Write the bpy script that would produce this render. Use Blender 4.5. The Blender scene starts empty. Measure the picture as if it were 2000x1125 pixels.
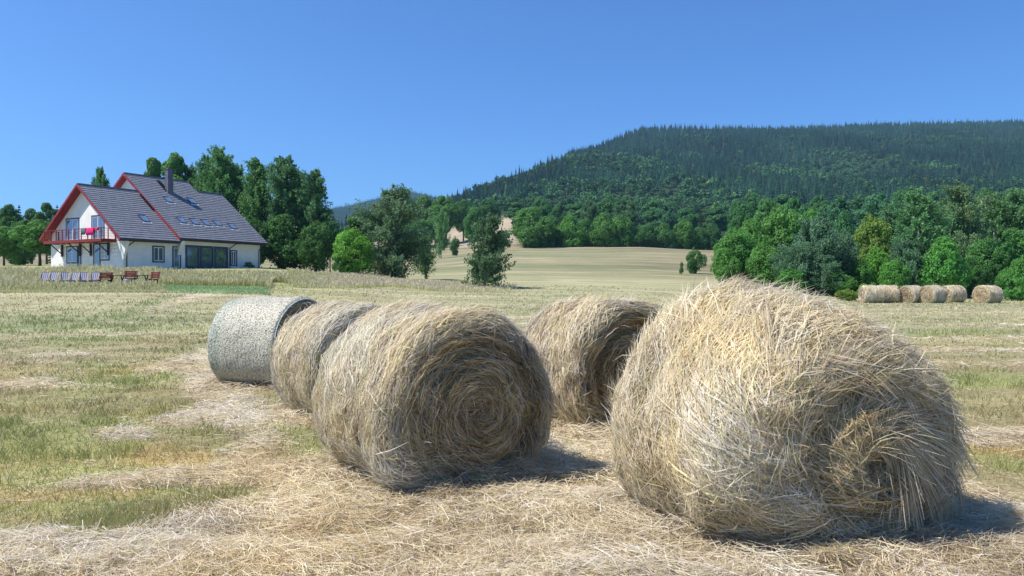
import bpy, math, random
import numpy as np
from mathutils import Vector
random.seed(7)
scene = bpy.context.scene
# ------------------------------------------------------------------ camera
cd = bpy.data.cameras.new('camera'); cam = bpy.data.objects.new('camera', cd)
scene.collection.objects.link(cam); scene.camera = cam
cd.sensor_width = 36.0; cd.lens = 26.0; cd.clip_start = 0.05; cd.clip_end = 20000
cam.location = (0, 0, 1.5); cam.rotation_euler = (math.radians(90 - 0.22), 0, 0)
FPX = 1444.0; HZ = 557.0                      # focal length and horizon row of the 2000 px wide photograph
# ------------------------------------------------------------------ light
SUN_EL = math.radians(56); SUN_H = Vector((-0.975, -0.22, 0)).normalized()
to_sun = Vector((SUN_H.x * math.cos(SUN_EL), SUN_H.y * math.cos(SUN_EL), math.sin(SUN_EL)))
world = bpy.data.worlds.new('World'); scene.world = world; world.use_nodes = True
wn = world.node_tree.nodes; wl = world.node_tree.links; wn.clear()
w_out = wn.new('ShaderNodeOutputWorld'); w_bg = wn.new('ShaderNodeBackground'); w_sky = wn.new('ShaderNodeTexSky')
w_sky.sky_type = 'NISHITA'; w_sky.sun_disc = False; w_sky.sun_elevation = SUN_EL
w_sky.sun_rotation = math.atan2(SUN_H.x, SUN_H.y)
w_sky.altitude = 500; w_sky.air_density = 1.0; w_sky.dust_density = 0.35; w_sky.ozone_density = 4.0
w_hs = wn.new('ShaderNodeHueSaturation'); w_hs.inputs['Saturation'].default_value = 1.0
w_bg.inputs['Strength'].default_value = 0.108
w_mx = wn.new('ShaderNodeMixRGB'); w_mx.blend_type = 'MULTIPLY'; w_mx.inputs[0].default_value = 1.0; w_mx.inputs[2].default_value = (0.38, 0.65, 0.96, 1)
wl.new(w_sky.outputs[0], w_hs.inputs['Color']); wl.new(w_hs.outputs[0], w_mx.inputs[1]); wl.new(w_mx.outputs[0], w_bg.inputs['Color'])
wl.new(w_bg.outputs[0], w_out.inputs['Surface'])
sd = bpy.data.lights.new('sun', 'SUN'); sun = bpy.data.objects.new('sun', sd); scene.collection.objects.link(sun)
sd.energy = 4.4; sd.angle = math.radians(0.5); sd.color = (1.0, 0.93, 0.83)
sun.rotation_euler = (-to_sun).to_track_quat('-Z', 'Y').to_euler(); sun.location = (-60, -20, 90)
scene.view_settings.view_transform = 'Standard'; scene.view_settings.look = 'None'
scene.view_settings.exposure = 0.75; scene.view_settings.gamma = 1.0

# ------------------------------------------------------------------ helpers
COL = scene.collection
rng = np.random.default_rng(11)

def hash01(ix, iy, iz, seed):
    n = (ix.astype(np.int64) * 374761393 + iy.astype(np.int64) * 668265263 + iz.astype(np.int64) * 2147483647 + seed * 974634777) & 0xffffffff
    n = ((n ^ (n >> 13)) * 1274126177) & 0xffffffff
    n = ((n ^ (n >> 16)) * 2246822519) & 0xffffffff
    return ((n ^ (n >> 15)) & 0xffffff) / float(0xffffff)

def noise3(x, y, z, seed=0):
    """smooth value noise, -1..1"""
    x, y, z = np.broadcast_arrays(np.asarray(x, float), np.asarray(y, float), np.asarray(z, float))
    ix, iy, iz = np.floor(x), np.floor(y), np.floor(z)
    fx, fy, fz = x - ix, y - iy, z - iz
    ix, iy, iz = ix.astype(np.int64), iy.astype(np.int64), iz.astype(np.int64)
    sx, sy, sz = fx*fx*(3-2*fx), fy*fy*(3-2*fy), fz*fz*(3-2*fz)
    r = 0
    for dx in (0, 1):
        wx = sx if dx else 1-sx
        for dy in (0, 1):
            wy = sy if dy else 1-sy
            for dz in (0, 1):
                wz = sz if dz else 1-sz
                r = r + wx*wy*wz*hash01(ix+dx, iy+dy, iz+dz, seed)
    return r*2-1

def noise2(x, y, seed=0):
    x, y = np.broadcast_arrays(np.asarray(x, float), np.asarray(y, float))
    ix, iy = np.floor(x), np.floor(y)
    fx, fy = x - ix, y - iy
    ix, iy = ix.astype(np.int64), iy.astype(np.int64)
    sx, sy = fx*fx*(3-2*fx), fy*fy*(3-2*fy)
    z = np.zeros_like(ix); r = 0
    for dx in (0, 1):
        wx = sx if dx else 1-sx
        for dy in (0, 1):
            wy = sy if dy else 1-sy
            r = r + wx*wy*hash01(ix+dx, iy+dy, z, seed)
    return r*2-1

def fbm2(x, y, s, seed=0, oct=4):
    r = 0; a = 1; t = 0
    for k in range(oct):
        r = r + a*noise2(x/s*2**k + 17.3*k, y/s*2**k - 9.1*k, seed+k); t += a; a *= 0.55
    return r/t

def sstep(a, b, x):
    t = np.clip((np.asarray(x, float)-a)/(b-a), 0, 1); return t*t*(3-2*t)

def make_mesh(name, V, F, col=None, smooth=False, uv=None):
    """V (n,3); F list of integer arrays (m,k)"""
    V = np.asarray(V, np.float32); F = [np.asarray(f, np.int32) for f in F if len(f)]
    me = bpy.data.meshes.new(name)
    nl = sum(f.size for f in F); nf = sum(len(f) for f in F)
    me.vertices.add(len(V)); me.vertices.foreach_set('co', V.ravel())
    me.loops.add(nl); me.polygons.add(nf)
    me.loops.foreach_set('vertex_index', np.concatenate([f.ravel() for f in F]))
    st = []; o = 0
    for f in F:
        st.append(o + np.arange(len(f))*f.shape[1]); o += f.size
    me.polygons.foreach_set('loop_start', np.concatenate(st).astype(np.int32))
    me.polygons.foreach_set('use_smooth', np.full(nf, bool(smooth)))
    me.update(calc_edges=True)
    if col is not None:
        c = np.ones((len(V), 4), np.float32); c[:, :3] = np.clip(col, 0.002, 1)
        a = me.color_attributes.new('Col', 'FLOAT_COLOR', 'POINT'); a.data.foreach_set('color', c.ravel())
    return me

def link(name, me, mat=None, parent=None):
    o = bpy.data.objects.new(name, me); COL.objects.link(o)
    if mat is not None and me is not None and not me.materials: me.materials.append(mat)
    if parent is not None: o.parent = parent
    return o

def tag(o, label, cat, group=None):
    o['label'] = label; o['category'] = cat
    if group: o['group'] = group
    return o

def kind(o, k, label=None, cat=None):
    o['kind'] = k
    if label: o['label'] = label
    if cat: o['category'] = cat
    return o

def empty(name, loc=(0, 0, 0), rz=0.0):
    o = bpy.data.objects.new(name, None); COL.objects.link(o)
    o.location = loc; o.rotation_euler = (0, 0, rz); o.empty_display_size = 0.3
    return o

class MB:
    """collects boxes, bars and polygons into one mesh"""
    def __init__(s): s.v = []; s.f = {}
    def face(s, idx): s.f.setdefault(len(idx), []).append(idx)
    def box(s, x0, x1, y0, y1, z0, z1):
        b = len(s.v)
        s.v += [(x0,y0,z0),(x1,y0,z0),(x1,y1,z0),(x0,y1,z0),(x0,y0,z1),(x1,y0,z1),(x1,y1,z1),(x0,y1,z1)]
        for q in ((0,3,2,1),(4,5,6,7),(0,1,5,4),(1,2,6,5),(2,3,7,6),(3,0,4,7)): s.face([b+i for i in q])
        return s
    def hexa(s, p):
        b = len(s.v); s.v += [tuple(q) for q in p]
        for q in ((0,3,2,1),(4,5,6,7),(0,1,5,4),(1,2,6,5),(2,3,7,6),(3,0,4,7)): s.face([b+i for i in q])
        return s
    def prism(s, poly, axis, a, b):
        """poly: list of 2D points; extruded along axis 'x' (poly in y,z) between a and b, or 'y' (poly in x,z)"""
        n = len(poly); o = len(s.v)
        for t in (a, b):
            for p in poly: s.v.append((t, p[0], p[1]) if axis == 'x' else (p[0], t, p[1]))
        s.face([o+i for i in range(n)]); s.face([o+n+i for i in reversed(range(n))])
        for i in range(n):
            j = (i+1) % n; s.face([o+i, o+n+i, o+n+j, o+j])
        return s
    def bar(s, p, q, r, r2=None, n=6):
        p = Vector(p); q = Vector(q); d = (q-p).normalized(); r2 = r if r2 is None else r2
        u = d.orthogonal().normalized(); w = d.cross(u); o = len(s.v)
        for c, rr in ((p, r), (q, r2)):
            for i in range(n):
                a = 2*math.pi*i/n; s.v.append(tuple(c + u*(rr*math.cos(a)) + w*(rr*math.sin(a))))
        for i in range(n):
            j = (i+1) % n; s.face([o+i, o+j, o+n+j, o+n+i])
        s.face([o+i for i in reversed(range(n))]); s.face([o+n+i for i in range(n)])
        return s
    def build(s, name, mat, parent=None, smooth=False):
        me = make_mesh(name, s.v, [s.f[k] for k in s.f], smooth=smooth)
        return link(name, me, mat, parent)

# ------------------------------------------------------------------ materials
def new_mat(name):
    m = bpy.data.materials.new(name); m.use_nodes = True; nt = m.node_tree; nt.nodes.clear()
    out = nt.nodes.new('ShaderNodeOutputMaterial'); b = nt.nodes.new('ShaderNodeBsdfPrincipled')
    nt.links.new(b.outputs[0], out.inputs['Surface']); return m, nt, b, out

def N(nt, t, **kw):
    n = nt.nodes.new(t)
    for k, v in kw.items(): setattr(n, k, v)
    return n

def mat_attr(name, rough=0.7, transl=0.0, spec=0.2, objcol=False):
    """base colour from the per-leaf / per-straw colour attribute, some light let through"""
    m, nt, b, out = new_mat(name)
    a = N(nt, 'ShaderNodeAttribute', attribute_name='Col'); c = a.outputs['Color']
    if objcol:
        oi = N(nt, 'ShaderNodeObjectInfo'); mx = N(nt, 'ShaderNodeMixRGB', blend_type='MULTIPLY'); mx.inputs[0].default_value = 1
        nt.links.new(c, mx.inputs[1]); nt.links.new(oi.outputs['Color'], mx.inputs[2]); c = mx.outputs[0]
    nt.links.new(c, b.inputs['Base Color'])
    b.inputs['Roughness'].default_value = rough; b.inputs['Specular IOR Level'].default_value = spec
    if transl > 0:
        t = N(nt, 'ShaderNodeBsdfTranslucent'); nt.links.new(c, t.inputs['Color'])
        ms = N(nt, 'ShaderNodeMixShader'); ms.inputs[0].default_value = transl
        nt.links.new(b.outputs[0], ms.inputs[1]); nt.links.new(t.outputs[0], ms.inputs[2]); nt.links.new(ms.outputs[0], out.inputs['Surface'])
    return m

def mat_noise(name, c1, c2, scale=5.0, rough=0.7, bump=0.0, spec=0.3, detail=4, metallic=0.0, stretch=None):
    m, nt, b, out = new_mat(name)
    tc = N(nt, 'ShaderNodeTexCoord'); n = N(nt, 'ShaderNodeTexNoise'); n.inputs['Scale'].default_value = scale; n.inputs['Detail'].default_value = detail
    src = tc.outputs['Object']
    if stretch:
        mp = N(nt, 'ShaderNodeMapping'); mp.inputs['Scale'].default_value = stretch; nt.links.new(src, mp.inputs[0]); src = mp.outputs[0]
    nt.links.new(src, n.inputs['Vector'])
    r = N(nt, 'ShaderNodeValToRGB'); r.color_ramp.elements[0].position = 0.32; r.color_ramp.elements[1].position = 0.68
    r.color_ramp.elements[0].color = (*c1, 1); r.color_ramp.elements[1].color = (*c2, 1)
    nt.links.new(n.outputs['Fac'], r.inputs[0]); nt.links.new(r.outputs[0], b.inputs['Base Color'])
    b.inputs['Roughness'].default_value = rough; b.inputs['Specular IOR Level'].default_value = spec; b.inputs['Metallic'].default_value = metallic
    if bump:
        bp = N(nt, 'ShaderNodeBump'); bp.inputs['Strength'].default_value = bump; bp.inputs['Distance'].default_value = 0.02
        nt.links.new(n.outputs['Fac'], bp.inputs['Height']); nt.links.new(bp.outputs[0], b.inputs['Normal'])
    return m
# ------------------------------------------------------------------ terrain
KY = np.array([0, 22, 45, 60, 75, 90, 130, 180, 250, 300, 420, 600, 900, 1200, 1500, 1800, 2200, 2600, 3400], float)
CPX = np.array([-500, 0, 300, 500, 650, 800, 1000, 1120, 1250, 1450, 1700, 2000, 2500], float)
TZ = np.array([
 [0,0,1.1,1.7,3.35,3.8,5.5,7.5,10,12,18,28,40,52,62,75,90,100,90],
 [0,0,1.1,1.7,3.35,3.8,5.5,7.5,10,12,18,28,40,52,62,75,90,100,90],
 [0,0,1.1,1.65,3.3,3.8,5.0,7,10,12,18,28,40,52,62,80,110,140,100],
 [0,0,1.0,1.5,3.0,3.6,4.4,6,10,12,18,30,45,60,75,110,170,190,120],
 [0,0,0.7,1.4,2.5,2.9,3.6,6,11,14,22,38,60,80,100,130,200,250,160],
 [0,0,0.4,1.0,1.7,2.2,3.6,7,12,16,28,46,76,92,110,150,245,310,200],
 [0,0,0.3,0.8,1.5,2.2,4.7,9,14.5,20,38,68,115,146,165,180,200,220,200],
 [0,0,0.3,0.75,1.45,2.1,4.7,9,14.5,19,36,70,138,208,242,222,200,190,180],
 [0,0,0.2,0.6,1.3,2.0,4.7,9,14.5,17.5,34,68,140,225,300,300,250,220,200],
 [0,0,0.1,0.35,0.9,1.7,4.0,8,13,17,32,64,135,222,308,345,320,280,250],
 [0,0,0,0,0.1,0.5,2,5,10,15,30,60,130,215,305,378,385,350,300],
 [0,0,0,0,0.1,0.4,2,5,10,15,30,60,130,215,305,392,410,380,320],
 [0,0,0,0,0.1,0.4,2,5,10,15,30,60,130,215,305,392,410,380,320]], float)

def base_h(X, Y):
    X = np.asarray(X, float); Y = np.asarray(Y, float)
    px = np.clip(1000 + X/np.maximum(Y, 18.0)*FPX, CPX[0], CPX[-1]-1e-3)
    Yc = np.clip(Y, 0, KY[-1]-1e-3)
    i = np.clip(np.searchsorted(CPX, px, side='right')-1, 0, len(CPX)-2)
    j = np.clip(np.searchsorted(KY, Yc, side='right')-1, 0, len(KY)-2)
    fx = (px-CPX[i])/(CPX[i+1]-CPX[i]); fx = 0.75*fx+0.25*fx*fx*(3-2*fx)
    # cubic (Catmull-Rom like, monotone enough) along the distance
    def col(ii):
        y0, y1 = KY[j], KY[j+1]; h = y1-y0; t = (Yc-y0)/h
        jm = np.maximum(j-1, 0); jp = np.minimum(j+2, len(KY)-1)
        z0, z1 = TZ[ii, j], TZ[ii, j+1]
        d0 = (z1-TZ[ii, jm])/(y1-KY[jm]); d1 = (TZ[ii, jp]-z0)/(KY[jp]-y0)
        return (2*t**3-3*t**2+1)*z0+(t**3-2*t**2+t)*h*d0+(-2*t**3+3*t**2)*z1+(t**3-t**2)*h*d1
    return col(i)*(1-fx)+col(i+1)*fx

def hgt(X, Y):
    X = np.asarray(X, float); Y = np.asarray(Y, float)
    z = base_h(X, Y)
    far = sstep(450, 1000, Y)
    z = z + far*15*fbm2(X, Y, 300, 5, 3)*(1-0.5*sstep(1500, 1800, Y))
    mid = sstep(60, 140, Y)*(1-far)
    z = z + mid*0.5*fbm2(X, Y, 45, 8, 2)
    near = 1-sstep(30, 80, Y)
    z = z + near*(0.034*fbm2(X, Y, 1.1, 21, 3)+0.03*fbm2(X, Y, 5, 25, 2))
    return z
def H(x, y): return float(hgt(np.array([x]), np.array([y]))[0])

def at(px, py_or_none, Y):
    """the point of the ground in the direction of a photo column, Y metres away"""
    X = (px-1000)/FPX*Y; return (X, Y, H(X, Y))

def gp(px, py):
    Y = 1.5*FPX/(py-HZ); return ((px-1000)/FPX*Y, Y)

# --- ground cover: amounts of loose straw, green and rusty stubble at a point
def blob(X, Y, px, py, rx, ry, rot=0.0):
    cx, cy = gp(px, py); c, s = math.cos(rot), math.sin(rot)
    dx = (X-cx); dy = (Y-cy); a = (dx*c+dy*s)/rx; b = (-dx*s+dy*c)/ry
    w = 0.35*noise2(X*1.7, Y*1.7, 77)
    return sstep(1.25, 0.45, np.sqrt(a*a+b*b)+w)

STRAW_BLOBS = [(900,1110,4.5,0.5,0),(560,1020,0.95,0.6,0.1),(640,960,0.55,0.6,0),(250,1085,1.6,0.22,0),(1500,1060,1.3,0.7,0),(1230,930,0.9,1.3,0),
               (1100,870,0.8,1.3,0),(900,1010,1.7,0.5,0),(1750,1060,1.2,0.5,0),(250,848,0.42,0.28,-0.5),(45,748,0.85,0.75,-0.2),(440,800,0.55,1.1,-0.2),
               (395,690,0.42,3.2,0.12),(385,610,0.7,9,0.2),(425,740,0.55,5.5,0.43),(120,690,0.7,0.45,-0.1),(210,655,1.0,0.5,0.1),(300,935,0.6,0.2,0.3),(300,580,6,1.3,0),
               (480,930,0.5,0.5,0),(320,950,0.3,0.08,0.2),(1900,850,0.8,0.4,0),(1450,905,1.4,2.0,0)]
GREEN_BLOBS = [(80,850,1.6,1.6,0),(240,740,1.7,1.9,0.2),(120,930,0.8,0.5,0),(560,850,0.75,1.3,0.2),(60,640,8,5,0),(300,620,1.2,8,0.3),(380,820,0.4,0.3,0),
               (60,1000,0.6,0.22,0),(240,985,0.35,0.15,0),(350,960,0.3,0.2,0),(330,1110,0.18,0.1,0),(190,660,2,2,0),(505,790,0.5,1.2,0),(1900,740,3,1.2,0),(1960,900,0.5,0.6,0),(720,1040,0.25,0.1,0),
               (1140,860,0.22,0.15,0),(1750,650,5,2,0)]
RUST_BLOBS = [(40,1000,0.5,0.3,0),(350,700,0.7,2.0,0.2),(230,900,1.6,0.9,0),(300,660,2.0,2.2,0.2),(60,930,0.9,0.5,0),(270,720,0.9,1.2,0.3),(110,970,0.9,0.35,0),(330,800,0.6,0.9,0),(1000,1020,0.5,0.2,0),(1920,880,0.7,0.8,0)]

def cover(X, Y):
    X = np.asarray(X, float); Y = np.asarray(Y, float)
    S = np.zeros_like(X); G = np.zeros_like(X); R = np.zeros_like(X)
    for b in STRAW_BLOBS: S = np.maximum(S, blob(X, Y, *b))
    for b in GREEN_BLOBS: G = np.maximum(G, blob(X, Y, *b))
    for b in RUST_BLOBS: R = np.maximum(R, blob(X, Y, *b))
    bale = np.zeros_like(X)
    for (bx, by, rr) in ((-0.45,5.8,1.05),(-1.9,8.9,0.8),(-3.7,11.5,0.6),(0.9,8.3,1.25),(1.75,4.9,1.35)):
        bale = np.maximum(bale, sstep(rr+0.5, rr-0.1, np.hypot(X-bx, Y-by)+0.25*noise2(X*2, Y*2, 3)))
    S = np.maximum(S*0.95, bale*0.9)
    # swaths left lying across the field, running left to right
    far = sstep(9, 16, Y)
    row = np.sin((Y*1.0+0.06*X)*2*np.pi/3.4+1.5*noise2(X/14, Y/9, 4)); n = fbm2(X, Y*2.2, 3.5, 31, 3)
    sw = sstep(0.25, 0.85, row*0.55+n*0.9)*far*0.6*(0.35+0.65*sstep(250, 650, 1000+X/np.maximum(Y, 5)*FPX))
    S = np.maximum(S, sw); 
    G = G*(1-0.9*S); G = np.maximum(G, (0.25+0.4*fbm2(X, Y, 6, 41, 3))*(1-S)*0.9)
    pxx = 1000+X/np.maximum(Y, 4)*FPX; left = (1-sstep(450, 640, pxx))*(1-sstep(30, 42, Y))
    G = np.maximum(G, left*np.clip(0.45+0.6*fbm2(X, Y, 1.6, 43, 3), 0, 0.9)*(1-S))
    R = np.maximum(R*1.0, sstep(0.0, 0.5, fbm2(X, Y, 2.3, 51, 3))*0.7*(1-far*0.5))*(1-S)
    return np.clip(S, 0, 1), np.clip(G, 0, 1), np.clip(R, 0, 1)

C_STRAW = np.array([0.55,0.49,0.34]); C_SOIL = np.array([0.27,0.22,0.13]); C_GREEN = np.array([0.28,0.295,0.12]); C_RUST = np.array([0.42,0.275,0.12])
C_FIELD = np.array([0.36,0.33,0.20]); C_TAN = np.array([0.27,0.222,0.148]); C_FIELDG = np.array([0.235,0.265,0.14])

def mix(a, b, t): return a*(1-t[..., None])+b*t[..., None]

def ground_colour(X, Y):
    S, G, R = cover(X, Y)
    c = np.broadcast_to(C_SOIL, X.shape+(3,)).copy()
    c = mix(c, C_RUST, R); c = mix(c, C_GREEN, G*0.85); c = mix(c, C_STRAW*0.8, S)
    px = 1000+X/np.maximum(Y, 5)*FPX
    # middle distance: dry meadow, paler and greyer
    m = sstep(9, 28, Y)
    f = np.broadcast_to(C_FIELD, X.shape+(3,)).copy()
    f = mix(f, C_STRAW*0.95, S*0.75); f = mix(f, C_FIELDG, np.clip(G*1.1+0.25*sstep(700, 900, px)*(1-sstep(70, 110, Y)), 0, 1)*0.8)
    c = mix(c, f, m)
    # slope beyond: tan hay meadow with swath lines
    t = sstep(75, 115, Y)*(1-sstep(430, 520, Y))
    lines = np.sin((Y+0.35*X+3*noise2(X/40, Y/40, 9))*2*np.pi/7.5)*(1+0.8*noise2(X/25, Y/12, 19))
    tan = np.broadcast_to(C_TAN, X.shape+(3,)).copy()*(1+0.17*lines[..., None]+0.45*fbm2(X*0.5, Y*2.5, 22, 61, 5)[..., None])
    tan = mix(tan, C_FIELDG*0.92, np.clip(0.40+0.9*fbm2(X*0.6, Y*2.2, 34, 66, 4), 0, 0.85)*(1-sstep(250, 300, Y)))
    st = noise2(X/55+0.4*noise2(X/30, Y/30, 92), (Y+0.3*X)/8.0, 91)+0.6*noise2(X/30, (Y-0.15*X)/4.5, 93)
    tan = tan*(0.93+0.19*st[..., None])+np.array([0.012, 0.002, -0.004])*sstep(0.2, 0.8, fbm2(X, Y*1.5, 45, 95, 2))[..., None]
    c = mix(c, tan, t)
    # bare upper fields seen between the trees
    up = sstep(262, 285, Y)*(1-sstep(430, 470, Y))*sstep(640, 700, px)*(1-sstep(1000, 1030, px))
    c = mix(c, np.array([0.34,0.285,0.20])*(1+0.1*lines[..., None]), up*0.9)
    # lawn by the house
    pj = px+30*noise2(X/3, Y/3, 33); lawn = sstep(44.5, 47, Y+1.5*noise2(X/4, Y/4, 39))*(1-sstep(56, 60, Y))*sstep(290, 350, pj)*(1-sstep(470, 545, pj))
    c = mix(c, np.array([0.23,0.32,0.145]), lawn*0.9)
    rough = sstep(43.5, 47.5, Y+2.5*noise2(X/3, Y/3, 49))*(1-sstep(90, 130, Y))*(1-sstep(560, 760, px))*(1-lawn)
    c = mix(c, np.array([0.30,0.31,0.15]), rough*0.8)
    # forest floor, and painted shade under the tree row
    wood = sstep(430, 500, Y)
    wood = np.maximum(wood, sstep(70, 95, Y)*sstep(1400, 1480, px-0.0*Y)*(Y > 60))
    wood = np.maximum(wood, sstep(247, 254, Y)*sstep(1000, 1030, px))  # shade beneath the row of trees, painted dark into the ground colour
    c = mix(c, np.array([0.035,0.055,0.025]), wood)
    return c

def axis_grid(lo, hi, d0, growth, centre=0.0):
    pos = [centre]; d = d0
    while pos[-1] < hi: pos.append(pos[-1]+d); d = min(d*growth, 18)
    neg = [centre]; d = d0
    while neg[-1] > lo: neg.append(neg[-1]-d); d = min(d*growth, 18)
    return np.array(sorted(set(neg[1:]+pos)))

def build_ground():
    xs = axis_grid(-2600, 3200, 0.10, 1.021); ys = axis_grid(-60, 3400, 0.10, 1.018, 5.0)
    ys = ys[ys > -62]
    XX, YY = np.meshgrid(xs, ys); ZZ = hgt(XX, YY); nx, ny = len(xs), len(ys)
    V = np.stack([XX.ravel(), YY.ravel(), ZZ.ravel()], 1)
    i = np.arange(nx-1)[None, :]+nx*np.arange(ny-1)[:, None]; i = i.ravel()
    F = np.stack([i, i+1, i+1+nx, i+nx], 1)
    print('ground', nx, ny)
    me = make_mesh('ground', V, [F], col=ground_colour(XX, YY).reshape(-1, 3), smooth=True)
    m, nt, b, out = new_mat('ground')
    a = N(nt, 'ShaderNodeAttribute', attribute_name='Col'); geo = N(nt, 'ShaderNodeNewGeometry')
    def nz(scale, sc, det=5):
        mp = N(nt, 'ShaderNodeMapping'); mp.inputs['Scale'].default_value = sc; nt.links.new(geo.outputs['Position'], mp.inputs[0])
        n = N(nt, 'ShaderNodeTexNoise'); n.inputs['Scale'].default_value = scale; n.inputs['Detail'].default_value = det; n.inputs['Roughness'].default_value = 0.65
        nt.links.new(mp.outputs[0], n.inputs['Vector']); return n.outputs['Fac']
    def scale_col(col, fac, lo, hi):
        mr = N(nt, 'ShaderNodeMapRange'); mr.inputs['From Min'].default_value = 0.3; mr.inputs['From Max'].default_value = 0.7
        mr.inputs['To Min'].default_value = lo; mr.inputs['To Max'].default_value = hi; nt.links.new(fac, mr.inputs['Value'])
        v = N(nt, 'ShaderNodeVectorMath', operation='SCALE'); nt.links.new(col, v.inputs[0]); nt.links.new(mr.outputs[0], v.inputs['Scale']); return v.outputs[0]
    c = scale_col(a.outputs['Color'], nz(22, (0.6, 1, 1)), 0.68, 1.32)
    c = scale_col(c, nz(0.9, (0.25, 1.3, 1)), 0.8, 1.2)
    c = scale_col(c, nz(0.16, (0.3, 1.8, 1)), 0.74, 1.26)
    nt.links.new(c, b.inputs['Base Color']); b.inputs['Roughness'].default_value = 0.95; b.inputs['Specular IOR Level'].default_value = 0.05
    bp = N(nt, 'ShaderNodeBump'); bp.inputs['Strength'].default_value = 0.9; bp.inputs['Distance'].default_value = 0.05
    nt.links.new(nz(14, (0.8, 1, 1), 6), bp.inputs['Height']); nt.links.new(bp.outputs[0], b.inputs['Normal'])
    kind(link('ground', me, m), 'structure', 'mown hay meadow rising to wooded hills', 'meadow')
build_ground()

# ------------------------------------------------------------------ straw, stubble and grass on the ground
def ribbons(P, W, C, nrm):
    """P (n,k,3) centre lines, W (n,k) half widths, C (n,3) or (n,k,3) colours, nrm (n,3) or (n,k,3) facing vector"""
    n, k, _ = P.shape
    T = np.gradient(P, axis=1)
    if nrm.ndim == 2: nrm = nrm[:, None, :]
    S = np.cross(T, np.broadcast_to(nrm, P.shape)); S /= np.linalg.norm(S, axis=2, keepdims=True)+1e-9
    V = np.stack([P-S*W[..., None], P+S*W[..., None]], 2).reshape(-1, 3)
    base = (np.arange(n)*k*2)[:, None]+2*np.arange(k-1)[None, :]; base = base.ravel()
    F = np.stack([base, base+1, base+3, base+2], 1)
    if C.ndim == 2: C = np.broadcast_to(C[:, None, :], (n, k, 3))
    Cv = np.repeat(C.reshape(-1, 3), 2, axis=0)
    return V, F, Cv

def hay_colours(n, t, g=0.0, warm=None):
    """t: 0 dark brown .. 1 pale bleached"""
    pal = np.array([[0.15,0.10,0.055],[0.35,0.27,0.17],[0.57,0.47,0.335],[0.74,0.655,0.51],[0.88,0.82,0.70]])
    t = np.clip(t, 0, 0.999)*4; i = t.astype(int); f = (t-i)[:, None]
    c = pal[i]*(1-f)+pal[i+1]*f
    gm = (rng.random(n) < g)[:, None]
    c = np.where(gm, c*np.array([0.92, 0.98, 0.80]), c)
    if warm is not None: w = np.clip(warm, -1, 1)[:, None]; c = c*(1+w*np.array([0.06, -0.02, -0.22]))
    return c

M_HAY = mat_attr('hay', rough=0.6, transl=0.38, spec=0.10)
M_GRASS = mat_attr('grass', rough=0.65, transl=0.3, spec=0.2)

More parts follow.
